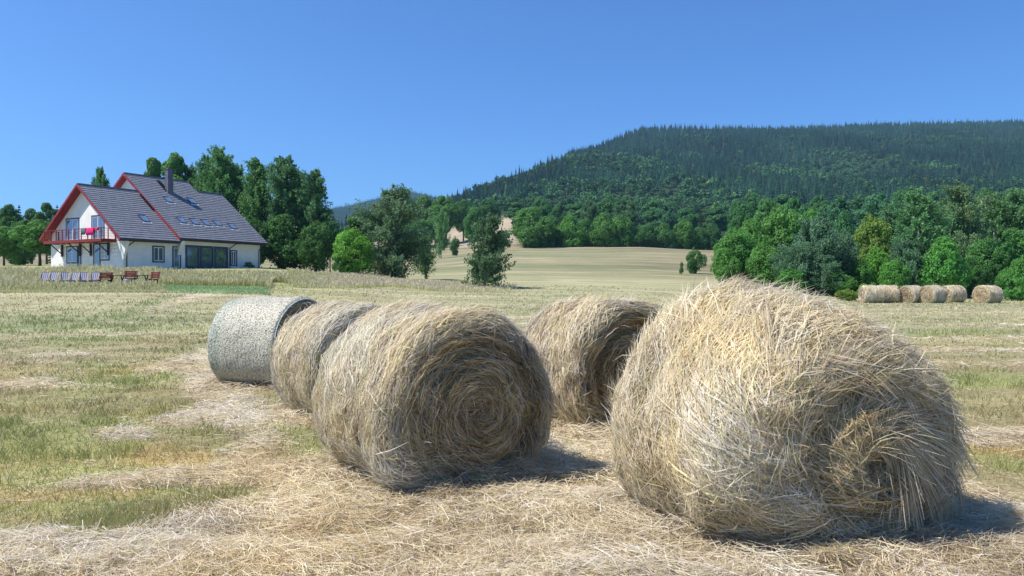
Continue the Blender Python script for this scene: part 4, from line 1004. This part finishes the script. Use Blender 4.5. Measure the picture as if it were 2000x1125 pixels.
def proto_birch(seed, H_=12.0, W_=5.0, nleaf=15000, size=0.125, base=(0.13,0.27,0.10), droop=0.7, start=0.14, low_w=0.75, stem=0.15, window=False):
    """light hanging crown on a slender pale trunk"""
    g = np.random.default_rng(seed); random.seed(seed); nb = 85; mb = MB(); tw = MB()
    lean = g.uniform(-0.25, 0.25, 2)
    def axis(z): t = z/H_; return np.array([lean[0]*t+0.12*math.sin(3*t+seed), lean[1]*t+0.12*math.cos(2.5*t+seed), z])
    for k in range(8): mb.bar(axis(H_*0.97*k/8-0.3*(k == 0)), axis(H_*0.97*(k+1)/8), stem*(1-k/8.4), stem*(1-(k+1)/8.4), n=7)
    P, D, C = [], [], []
    for i in range(nb):
        t = start+(0.985-start)*(i+g.random())/nb; z = H_*t; a = g.uniform(0, 2*np.pi)
        lobe = 1+0.38*float(noise3(math.cos(a)*1.3, math.sin(a)*1.3, z*0.55, seed+5))
        w = W_/2*(low_w+(1-low_w)*min(1, (t-start)/0.18))*(1-max(0, (t-0.50)/0.53)**1.5)**0.8*g.uniform(0.5, 1.1)*lobe+0.25
        o = axis(z); dr = np.array([math.cos(a), math.sin(a), 0]); rise = g.uniform(0.25, 0.8)*w
        tip = o+dr*w+np.array([0, 0, rise]); mid = o+dr*w*0.45+np.array([0, 0, rise*0.75])
        mb.bar(o, mid, 0.035*(1-t)+0.012, 0.012, n=4); mb.bar(mid, tip, 0.012, 0.005, n=3)
        m = int(nleaf/nb*(0.35+1.3*w/(W_/2))); u = g.uniform(0.25, 1.05, m)[:, None]
        base_p = o*(1-u)+(o*0.1+mid*0.25+tip*0.65)*u+np.array([0, 0, 0.0]); base_p = (1-u)**2*o+2*u*(1-u)*mid+u*u*tip
        ns = max(3, m//55); sid = g.integers(0, ns, m); so = g.normal(0, 0.28+0.05*w, (ns, 3)); so[:, 2] *= 0.5; sl = g.exponential(droop, ns)
        q = base_p+so[sid]+g.normal(0, 0.09, (m, 3)); q[:, 2] -= sl[sid]*g.random(m)
        P.append(q); dn = g.normal(0, 0.8, (m, 3))+dr*0.7; D.append(dn)
        C.append(np.array(base)*g.uniform(0.8, 1.2)*g.uniform(0.65, 1.4, (m, 1)))
    P = np.concatenate(P); D = np.concatenate(D); D /= np.linalg.norm(D, axis=1, keepdims=True); P[:, 2] = np.maximum(P[:, 2], 0.08)
    if window:      # a thin crown side where the white stem shows
        hide = (P[:, 0] > -0.1) & (np.abs(P[:, 1]) < 0.42+0.15*np.sin(P[:, 2]*2.1)) & (P[:, 2] > 0.1*H_) & (P[:, 2] < (0.66+0.0*P[:, 2])*H_) & (np.sin(P[:, 2]*1.7+1) > -0.75)
        k = ~(hide & (g.random(len(P)) < 0.93)); C = [np.concatenate(C)[k]]; P = P[k]; D = D[k]
    V, F = leaf_quads(P, D, size, g, 0.6)
    return make_mesh('crown', V, [F], col=np.repeat(np.concatenate(C), 4, axis=0)), make_mesh('trunk', mb.v, list(mb.f.values()))

def conifer_arrays(seed, H_=18.0, R_=2.6, levels=8, pts=8, base=(0.029,0.084,0.048)):
    g = np.random.default_rng(seed); V, F, C = [], [], []
    for l in range(levels):
        t = l/(levels-1); z0 = H_*(0.10+0.80*t); r = R_*(1-t)**0.85+0.25; ap = len(V); V.append((g.normal(0, .05), g.normal(0, .05), z0+H_*0.17)); C.append(1.15)
        ring = []
        for k in range(pts*2):
            a = 2*np.pi*(k+0.3*g.random())/(pts*2)+l; rr = r*(g.uniform(0.85, 1.15) if k % 2 == 0 else g.uniform(0.40, 0.6))
            ring.append(len(V)); V.append((rr*math.cos(a), rr*math.sin(a), z0-(0.05*H_ if k % 2 == 0 else 0)*g.uniform(0.5, 1.2))); C.append(g.uniform(0.75, 1.2))
        for k in range(pts*2): F.append((ap, ring[k], ring[(k+1) % (pts*2)]))
    return np.array(V), np.array(F), np.array(C)[:, None]*np.array(base)

def proto_conifer(seed):
    g = np.random.default_rng(seed); H_ = 12.0; n = 15000; t = g.random(n)**1.35; z = H_*(0.06+0.94*t)
    lay = np.floor(t*22+0.5*g.random(n)); a = g.uniform(0, 2*np.pi, n); br = np.round(a/(2*np.pi)*11+lay*0.37)
    a = (br-lay*0.37+g.normal(0, 0.16, n))/11*2*np.pi; rr = (2.3*(1-t)**0.9+0.08)*(0.8+0.35*hash01(br.astype(int), lay.astype(int), np.zeros(n, int), seed))*g.random(n)**0.6
    P = np.stack([rr*np.cos(a), rr*np.sin(a), H_*(0.06+0.94*(lay+0.3*g.random(n))/22)-rr*0.32+0.15], 1); P[:, 2] = np.clip(P[:, 2], 0.2, H_)
    D = g.normal(0, 0.6, (n, 3))+np.array([0, 0, 0.8]); D /= np.linalg.norm(D, axis=1, keepdims=True)
    V, F = leaf_quads(P, D, 0.12, g, 0.45); C = np.array([0.028,0.07,0.042])*g.uniform(0.6, 1.4, (n, 1))
    mb = MB(); mb.bar((0, 0, -0.3), (0, 0, H_*0.97), 0.16, 0.02, n=7)
    return make_mesh('crown', V, [F], col=np.repeat(C, 4, axis=0)), make_mesh('trunk', mb.v, list(mb.f.values()))

PR = {
 'broad': ([proto_broad(100+i, 10, 7.6-0.5*i, 1.7) for i in range(3)], 10.0, 7.2, M_BARK),
 'lowbroad': ([proto_broad(120+i, 8, 7.4, 0.2, nleaf=20000, size=0.14, low=True) for i in range(2)], 8.0, 7.2, M_BARK),
 'tall': ([proto_broad(140+i, 14, 6.6, 2.0, nleaf=24000, size=0.17, base=(0.11,0.25,0.068)) for i in range(2)], 14.0, 6.4, M_BARK),
 'birch': ([proto_birch(160+i, 13, 5.2, nleaf=24000) for i in range(3)], 13.0, 5.2, M_BIRCH),
 'stem_birch': ([proto_birch(230, 13, 5.2, nleaf=22000, stem=0.21, window=True)], 13.0, 5.2, mat_noise('white_bark', (0.35,0.34,0.32), (0.78,0.77,0.74), 2.5, 0.8, 0.2, stretch=(1, 1, 2.5))),
 'dense_birch': ([proto_birch(175, 12.5, 7.4, nleaf=34000, start=0.04, low_w=1.0, droop=1.0, base=(0.145,0.25,0.115))], 12.5, 7.4, M_BIRCH),
 'willow': ([proto_birch(180+i, 8, 6.4, nleaf=24000, droop=1.3, start=0.08, base=(0.135,0.27,0.13), low_w=0.95) for i in range(2)], 8.0, 6.6, M_BARK),
 'young_birch': ([proto_birch(190+i, 7, 3.8, nleaf=10000, size=0.10, start=0.12, droop=0.5) for i in range(2)], 7.0, 3.8, M_BIRCH),
 'open_birch': ([proto_birch(195, 6.6, 4.2, nleaf=11000, size=0.12, start=0.02, low_w=1.15, droop=0.35, base=(0.15,0.26,0.12))], 6.6, 4.6, M_BIRCH),
 'conifer': ([proto_conifer(200+i) for i in range(2)], 12.0, 4.4, M_BARK),
 'shrub': ([proto_broad(210+i, 3.0, 4.0, 0.05, nleaf=6500, size=0.085, low=True) for i in range(2)], 3.0, 4.0, M_BARK),
}
NAMES = {'stem_birch': 'birch_tree', 'broad': 'broadleaf_tree', 'lowbroad': 'broadleaf_tree', 'tall': 'broadleaf_tree', 'birch': 'birch_tree', 'dense_birch': 'birch_tree', 'willow': 'willow_tree',
         'young_birch': 'birch_tree', 'open_birch': 'birch_tree', 'conifer': 'spruce_tree', 'shrub': 'shrub'}
cnt = {}
def tree(kd, px, top, w, Y, label, group, tint=(1, 1, 1), dz=0.0, lowz=None):
    """a tree of its own: px its column, top the row of its tip, w its width in the photograph, Y its distance"""
    protos, h0, w0, bark = PR[kd]; i = cnt.get(kd, 0); cnt[kd] = i+1; cm, tm = protos[i % len(protos)]
    x, y, z = at(px, None, Y); z += dz
    h = 1.5+(HZ-top)/FPX*Y-z; wd = w/FPX*Y; nm = NAMES[kd]
    if 240 < Y < 260: z -= 1.2
    rz = random.uniform(0, 6.28)
    if kd == 'stem_birch': rz = math.atan2(-y, -x)
    r = empty(nm, (x, y, z), rz); sx = wd/w0; r.scale = (sx, sx, h/h0)
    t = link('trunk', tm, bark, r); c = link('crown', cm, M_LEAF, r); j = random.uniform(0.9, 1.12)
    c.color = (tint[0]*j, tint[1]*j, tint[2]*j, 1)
    return tag(r, label, 'shrub' if kd == 'shrub' else 'tree', group)

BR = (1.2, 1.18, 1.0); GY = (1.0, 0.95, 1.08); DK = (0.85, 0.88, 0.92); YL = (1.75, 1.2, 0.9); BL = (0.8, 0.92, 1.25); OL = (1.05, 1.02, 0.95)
random.seed(3)
g1 = 'tall trees behind the house'
tree('tall', 303, 291, 62, 98, 'tall leafy tree behind the house ridge, left one of the pair left of the chimney', g1)
tree('tall', 342, 280, 84, 102, 'tallest rounded tree rising just behind the chimney', g1, (1.0, 1.1, 0.9))
tree('broad', 376, 318, 50, 104, 'dark leafy tree between the tallest tree and the birches behind the roof', g1, DK)
tree('birch', 405, 308, 44, 101, 'slim birch behind the roof, half hidden by the taller birch on its right', g1)
tree('stem_birch', 432, 290, 76, 97, 'tall birch with a visible pale stem behind the lower roof ridge', g1, (1.0, 1.1, 0.9))
tree('birch', 465, 325, 52, 100, 'birch right of the tall pale stemmed birch, above the roof end', g1)
tree('birch', 506, 312, 70, 96, 'pointed birch standing just right of the house end', g1, (1.05, 1.1, 0.9))
tree('birch', 555, 310, 78, 95, 'tall birch in the middle of the clump right of the house', g1, (0.9, 0.95, 1.0))
tree('birch', 585, 345, 50, 99, 'dark birch between the two tallest tips right of the house', g1, DK)
tree('birch', 614, 333, 66, 94, 'sparse crowned birch with sky showing through, right of the clump', g1, (0.85, 0.9, 0.95))
tree('lowbroad', 500, 420, 80, 92, 'dark low tree filling the foot of the clump beside the house wall', g1, DK)
tree('lowbroad', 560, 410, 100, 93, 'broad dark tree low in the middle of the clump right of the house', g1, DK)
tree('lowbroad', 618, 425, 76, 91, 'dark low tree at the right foot of the clump', g1, DK)
tree('broad', 645, 415, 44, 110, 'small leafy tree just right of the clump, before the far ridge', g1, BL)
tree('birch', 196, 331, 34, 108, 'lone tree tip showing above the lower roof ridge of the house', g1, (0.9, 1, 0.9))
g2 = 'trees on the left behind the house'
tree('broad', 78, 426, 96, 92, 'bright green round tree with a clear trunk left of the house', g2, BR)
tree('broad', 8, 440, 66, 95, 'bright green tree cut by the left edge of the picture', g2, BR)
tree('lowbroad', 36, 428, 60, 100, 'darker tree between the two bright green ones on the left', g2)
tree('tall', 92, 385, 44, 118, 'taller dark tree rising behind the bright round one', g2, DK)
tree('tall', 62, 398, 50, 122, 'dark tree at the back of the left wood, second from its right end', g2, DK)
tree('broad', 22, 394, 56, 124, 'rounded tree at the back of the left wood near the edge', g2)
tree('broad', -22, 392, 56, 124, 'tree at the back of the left wood outside its bright one', g2)
tree('conifer', 38, 402, 34, 130, 'narrow spruce tip above the left wood', g2, DK)
tree('conifer', 112, 402, 34, 128, 'narrow spruce beside the red gable roof', g2, DK)
tree('tall', 120, 400, 40, 126, 'dark tree touching the red eaves of the house', g2)
tree('broad', 135, 430, 50, 110, 'tree hidden behind the left corner of the house', g2, DK)
g3 = 'young trees standing in the long grass right of the house'
tree('dense_birch', 765, 372, 120, 84, 'big dense grey green birch right of the house, tallest of the middle group', g3, (0.95, 0.92, 1.0))
tree('tall', 700, 405, 68, 90, 'green tree leaning on the left side of the big dense birch', g3, (0.95, 1.0, 0.95))
tree('lowbroad', 692, 440, 84, 80, 'bright yellow green bushy tree left of the big birch', g3, (1.55, 1.5, 0.85))
tree('shrub', 665, 488, 46, 80, 'dark low shrub at the left foot of the bright bushy tree', g3, DK)
tree('lowbroad', 672, 445, 50, 125, 'bluish green tree far behind the bright bushy tree', g3, BL)
tree('young_birch', 831, 452, 44, 90, 'small slender birch with a bare stem right of the big birch', g3, (1.1, 1.05, 1.0))
tree('open_birch', 949, 426, 74, 69, 'loose pointed young birch standing alone at the field edge', g3, (0.85, 0.9, 0.9))
tree('young_birch', 862, 416, 27, 190, 'thin tree with a short stem before the pink upper field', g3, BR)
tree('broad', 926, 400, 48, 200, 'green tree directly behind the lone loose birch', g3, (0.9, 0.95, 1.1))
tree('shrub', 888, 458, 24, 205, 'round shrub on the upper field edge left of the lone birch', g3, DK)
tree('shrub', 984, 446, 36, 215, 'round shrub on the upper field edge right of the lone birch', g3)
g4 = 'trees at the top of the pale field'
for k, (kd, px, top, w, Y, tn, lab) in enumerate([
    ('broad', 800, 384, 60, 300, (1.1,1.2,1), 'rounded tree behind the right shoulder of the big birch'), ('broad', 830, 378, 62, 315, BR, 'bright rounded tree on the skyline over the small slender birch'),
    ('broad', 872, 378, 70, 310, BR, 'broad bright tree above the pink upper field'), ('broad', 850, 410, 60, 290, DK, 'dark round tree left of the thin stemmed tree'),
    ('lowbroad', 815, 420, 60, 285, (1, 1, 1), 'leafy tree low behind the small slender birch'),
    ('broad', 905, 388, 50, 320, (1, 1, 1), 'tree on the skyline above the pink field right part'), ('broad', 955, 385, 54, 330, DK, 'dark tree behind the gap over the lone birch'),
    ('broad', 740, 410, 60, 280, BL, 'bluish tree mostly hidden behind the big birch')]):
    tree(kd, px, top, w, Y, lab, g4, tn)
g5 = 'row of round trees across the field'
for k, (kd, px, top, w, Y, tn, lab) in enumerate([
    ('lowbroad', 1040, 391, 92, 246, BR, 'big bright round tree at the left end of the tree row'), ('lowbroad', 1078, 410, 60, 250, DK, 'dark tree right behind the big round one of the row'),
    ('lowbroad', 1112, 407, 62, 249, (1.2,1.25,.95), 'mid green tree third from the left of the row'), ('lowbroad', 1146, 415, 52, 249, (1,1.05,1), 'lower tree left of the lobed bright tree of the row'),
    ('lowbroad', 1182, 402, 62, 247, BR, 'bright lobed tree in the middle of the row'), ('lowbroad', 1214, 408, 56, 248, BR, 'bright tree right of the lobed one'),
    ('lowbroad', 1240, 432, 40, 248, DK, 'dark small tree right of the middle of the row'), ('lowbroad', 1268, 425, 46, 250, (.95,1,1.1), 'grey green tree in the right half of the row'),
    ('lowbroad', 1298, 424, 50, 251, (1,1,1.1), 'round tree fourth from the right of the row'), ('lowbroad', 1334, 417, 48, 252, BR, 'bright round tree near the right end of the row'),
    ('lowbroad', 1364, 432, 40, 253, (1,1,1), 'low tree next to last of the row'), ('lowbroad', 1390, 430, 44, 254, DK, 'last tree of the row, touching the near wood'),
    ('birch', 1232, 396, 40, 262, GY, 'pale grey tree tip behind the lobed bright tree'), ('birch', 1214, 388, 44, 268, GY, 'pale grey tree behind the middle of the row'),
    ('conifer', 1368, 402, 18, 268, (1.6,1.6,1.2), 'light green conical tree rising behind the row end'), ('broad', 1440, 388, 46, 200, BL, 'blue green tree rising behind the near wood edge'),
    ('birch', 1150, 392, 36, 270, GY, 'grey green tree tip behind the third tree of the row'), ('birch', 1300, 398, 44, 270, BL, 'bluish tree behind the right half of the row'),
    ('broad', 1090, 395, 40, 275, BL, 'bluish tree behind the big bright tree at the row end')]):
    tree(kd, px, top, w, Y, lab, g5, tn)
tree('shrub', 1359, 480, 46, 114, 'lone round bush in the open field before the tree row', 'bushes in the open field', (0.8, 0.85, 0.85))
tree('shrub', 1331, 508, 10, 108, 'tiny thin bush left of the lone round bush', 'bushes in the open field', OL)
g6 = 'trees of the near wood on the right'
for k, (kd, px, top, w, Y, tn, lab) in enumerate([
    ('lowbroad', 1416, 478, 62, 84, BR, 'low bright bush at the left tip of the near wood'), ('lowbroad', 1432, 438, 84, 88, (1.1,1.2,1), 'olive green tree above the left tip of the near wood'),
    ('lowbroad', 1468, 418, 90, 92, BR, 'large bright green tree in the left part of the near wood'), ('lowbroad', 1522, 392, 100, 95, BR, 'highest bright green tree left of the grey willow'),
    ('lowbroad', 1585, 398, 90, 95, (1.1,1.3,.9), 'bright tree crown behind the grey willow'), ('lowbroad', 1490, 470, 80, 82, BR, 'bright bush below the highest bright tree'),
    ('willow', 1590, 432, 96, 79, GY, 'grey green drooping willow in front of the bright trees'), ('willow', 1560, 480, 70, 77, GY, 'lower grey green willow left foot of the drooping one'),
    ('willow', 1652, 462, 52, 80, GY, 'rounded grey willow bush right of the drooping one'), ('lowbroad', 1630, 520, 70, 76, BR, 'bright low bush below the rounded grey bush'),
    ('lowbroad', 1698, 408, 84, 92, YL, 'yellow green tree crown between the willow and the birch'), ('birch', 1738, 400, 56, 95, GY, 'thin grey birch right of the yellow green crown'),
    ('lowbroad', 1710, 475, 70, 80, (1.4,1.4,.9), 'light green bush below the yellow green tree'), ('stem_birch', 1792, 368, 88, 80, (.95,1,1.05), 'birch with a long white stem above the far bales'),
    ('lowbroad', 1750, 500, 60, 77, (1.1,1.25,.9), 'bush left of the white stemmed birch foot'), ('birch', 1846, 392, 60, 88, (1,1,1.1), 'birch between the white stemmed one and the big crown'),
    ('dense_birch', 1880, 364, 96, 88, (1.15,1.1,1.05), 'broad high birch crown in the right part of the wood'), ('lowbroad', 1842, 452, 90, 77, (1,1.2,.95), 'deep green bushy tree behind the right bales'),
    ('stem_birch', 1940, 378, 66, 95, OL, 'birch with a bare pale upper stem near the right edge'), ('birch', 1984, 374, 66, 95, (1,1,1), 'last tall birch at the right edge of the picture'),
    ('lowbroad', 1930, 455, 80, 82, (.9,1,1), 'dark leafy tree behind the lone far bale'), ('lowbroad', 1988, 498, 66, 69, (1,1.15,.95), 'dark bush at the right edge of the picture'),
    ('lowbroad', 1895, 500, 60, 79, DK, 'dark bush in the shade right of the bushy tree'), ('willow', 1770, 470, 66, 79, GY, 'grey green sapling clump at the foot of the white stemmed birch'),
    ('lowbroad', 1650, 400, 60, 110, BL, 'blue green tree behind the bright crown'), ('birch', 1640, 385, 60, 125, BL, 'hazy tree top behind the bright crown'),
    ('broad', 1550, 378, 66, 135, BL, 'blue green tree top behind the highest bright tree'), ('broad', 1500, 384, 60, 140, (1,1,1.1), 'tree top left of centre behind the bright trees'),
    ('birch', 1710, 382, 70, 130, BL, 'grey blue tree behind the yellow green crown'), ('broad', 1830, 385, 60, 120, BL, 'tree top right behind the white stemmed birch'),
    ('broad', 1975, 440, 80, 88, (1,1.1,1), 'leafy tree filling the right edge below the birches'), ('lowbroad', 1680, 500, 60, 79, (1.1,1.2,.9), 'bush left of the light green bush'),
    ('lowbroad', 2040, 430, 90, 80, (1,1.1,1), 'tree just outside the right edge'), ('broad', 1450, 395, 50, 150, BL, 'tree top at the back left of the near wood'),
    ('lowbroad', 1545, 520, 70, 76, (1,1.2,.9), 'green bush at the foot of the lower willow'), ('willow', 1610, 500, 70, 76, GY, 'grey green bush right below the drooping willow')]):
    tree(kd, px, top, w, Y, lab, g6, tuple(1.14*q for q in tn))
for k, (px, top, w, lab) in enumerate([(1655, 562, 56, 'low yellow green shrub left of the far bales'), (1700, 549, 60, 'low lime shrub behind the left end bale'), (1750, 550, 50, 'low lime shrub behind the joined row of bales')]):
    tree('shrub', px, top, w, 66.5, lab, 'low yellow green shrubs by the far bales', (1.9, 1.25, 0.9))
tree('shrub', 487, 510, 22, 81.5, 'dark little shrub by the right end of the house wall', 'shrubs by the house', DK)
ORD = 'first second third fourth fifth sixth seventh eighth ninth tenth eleventh twelfth thirteenth fourteenth fifteenth'.split()
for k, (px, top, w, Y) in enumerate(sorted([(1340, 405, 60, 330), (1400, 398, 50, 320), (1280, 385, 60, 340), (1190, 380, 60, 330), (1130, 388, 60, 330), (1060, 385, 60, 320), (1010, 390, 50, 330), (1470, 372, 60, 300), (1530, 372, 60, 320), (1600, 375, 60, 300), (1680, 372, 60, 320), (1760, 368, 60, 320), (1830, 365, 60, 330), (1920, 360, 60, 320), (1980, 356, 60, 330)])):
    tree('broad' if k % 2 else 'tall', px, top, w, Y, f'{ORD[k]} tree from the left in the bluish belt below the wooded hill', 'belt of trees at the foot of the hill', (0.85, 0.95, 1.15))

# ------------------------------------------------------------------ forests on the hill: one mass
def forest(name, label, pts, kinds, seed, matl):
    g = np.random.default_rng(seed); Vs, Fs, Cs = [], [], []; off = 0
    X, Y, kd, sc, tint = pts; Z = hgt(X, Y)
    for q, (V, F, C) in enumerate(kinds):
        sel = np.where(kd == q)[0]
        if not len(sel): continue
        n = len(sel); a = g.uniform(0, 2*np.pi, n); c, s = np.cos(a)[:, None], np.sin(a)[:, None]; k = sc[sel][:, None]; kz = k*g.uniform(0.85, 1.2, (n, 1))
        vx = (V[None, :, 0]*c-V[None, :, 1]*s)*k+X[sel][:, None]; vy = (V[None, :, 0]*s+V[None, :, 1]*c)*k+Y[sel][:, None]; vz = V[None, :, 2]*kz+Z[sel][:, None]-0.5
        Vs.append(np.stack([vx, vy, vz], -1).reshape(-1, 3)); Fs.append((F[None]+(np.arange(n)*len(V))[:, None, None]).reshape(-1, F.shape[1])+off); off += n*len(V)
        Cs.append((C[None]*tint[sel][:, None, :]).reshape(-1, 3))
    print(name, len(X), off)
    me = make_mesh(name, np.concatenate(Vs), Fs, col=np.concatenate(Cs)); return kind(link(name, me, matl), 'stuff', label, 'forest')

def broad_arrays(seed, H_=15.0, W_=10.0, n=170, size=0.85, base=(0.055,0.135,0.050)):
    g = np.random.default_rng(seed); lob = g.normal(0, 0.42, (7, 3)); lob[:, 2] = np.abs(lob[:, 2])*0.9; li = g.integers(0, 7, n)
    d = g.normal(0, 1, (n, 3)); d[:, 2] = np.abs(d[:, 2])*0.9-0.15; d /= np.linalg.norm(d, axis=1, keepdims=True)
    P = (lob[li]*0.8+d*0.5*g.uniform(0.8, 1.1, (n, 1)))*np.array([W_/2, W_/2, H_*0.42])+np.array([0, 0, H_*0.45])
    Nn = d+g.normal(0, 0.45, (n, 3)); Nn /= np.linalg.norm(Nn, axis=1, keepdims=True)
    V, F = leaf_quads(P, Nn, size, g, 0.8); return V, F, np.repeat(np.array(base)*g.uniform(0.7, 1.3, (n, 1)), 4, axis=0)

def hill_points(n, seed, ymin, ymax, umin, umax):
    g = np.random.default_rng(seed); Y = np.sqrt(g.uniform(ymin**2, ymax**2, n)); u = g.uniform(umin, umax, n); X = u*Y; return X, Y, g
X, Y, g = hill_points(30000, 5, 335, 1950, -0.32, 0.92)
px = 1000+X/Y*FPX
start = 345+110*np.clip((1500-px)/500, 0, 1)*(px > 960)+110*(px <= 960)
start = np.where((px > 1180) & (px < 1420), 365, start)+18*noise2(X/40, Y/40, 8)
# thin out with distance from the slope's front; nothing behind the crest shows
zh = hgt(X, Y); el = (zh+16-1.5)/Y
keep = (Y > start)
keep &= g.random(len(X)) < np.clip(1.15-0.28*(Y/1950), 0.3, 1)
# hide what lies well behind the local crest
crest = np.zeros(len(X))
for f in np.linspace(0.35, 0.97, 26): crest = np.maximum(crest, (base_h(X*f, Y*f)-1.5)/(Y*f))
keep &= el > crest-0.004
keep &= ~((px < 900) & (Y < 470))
X, Y, px = X[keep], Y[keep], px[keep]; n = len(X)
mixn = 1.3*fbm2(X, Y, 130, 71, 3)+0.10*g.standard_normal(n)
Zs = hgt(X, Y); con = mixn > np.where(Y > 1000, -0.14, 0.04)-0.15*sstep(1500, 1900, px)
con |= (crest[keep] < 0.0)
kd = np.where(con, g.integers(0, 4, n), 4+g.integers(0, 4, n)); sc = g.uniform(0.6, 1.25, n)*np.where(con, 1.0, 0.88)*np.where(Y < 600, 0.75, 1.0)
tn = np.ones((n, 3))*g.uniform(0.75, 1.25, (n, 1)); patch = fbm2(X, Y, 90, 81, 2)[:, None]
tn = tn*(1+0.55*patch); yel = (g.random(n) < 0.10)[:, None]; tn = np.where(yel & ~con[:, None], tn*np.array([1.5, 1.3, 0.9]), tn)
bwn = (g.random(n) < 0.02)[:, None]; tn = np.where(bwn & con[:, None], tn*np.array([3.2, 1.5, 1.3]), tn)
kinds = [conifer_arrays(300+i, 14.5+i, 3.3-0.2*i) for i in range(4)]+[broad_arrays(320+i) for i in range(4)]
M_FOREST = mat_attr('forest', rough=0.8, transl=0.12, spec=0.1)
c_ = kd < 4
forest('spruce_forest', 'dark spruce forest covering the wooded hill', (X[c_], Y[c_], kd[c_], sc[c_], tn[c_]), kinds, 1, M_FOREST)
forest('broadleaf_forest', 'mixed green broadleaf woods on the hillside', (X[~c_], Y[~c_], kd[~c_], sc[~c_], tn[~c_]), kinds, 2, M_FOREST)
# the far blue ridge on the left
X, Y, g = hill_points(11000, 9, 1900, 2750, -0.34, -0.02); n = len(X)
forest('far_ridge_forest', 'distant bluish forest on the far ridge behind the middle trees', (X, Y, g.integers(0, 4, n), g.uniform(0.9, 1.3, n), np.ones((n, 3))*g.uniform(0.8, 1.2, (n, 1))), [conifer_arrays(340+i, 18, 4.0, 4, 4) for i in range(4)], 3, M_FOREST)

# ------------------------------------------------------------------ haze
HAZE = 0.00013
if HAZE:
    mb = MB(); mb.box(-2700, 3300, -80, 3420, -4, 470)
    hz, nt, b, out = new_mat('haze'); nt.nodes.remove(b); pv = N(nt, 'ShaderNodeVolumePrincipled'); pv.inputs['Color'].default_value = (0.42, 0.70, 1.0, 1); pv.inputs['Density'].default_value = HAZE; pv.inputs['Anisotropy'].default_value = 0.3
    nt.links.new(pv.outputs[0], out.inputs['Volume']); kind(mb.build('haze', hz), 'stuff', 'thin blue summer haze over the hills', 'haze')
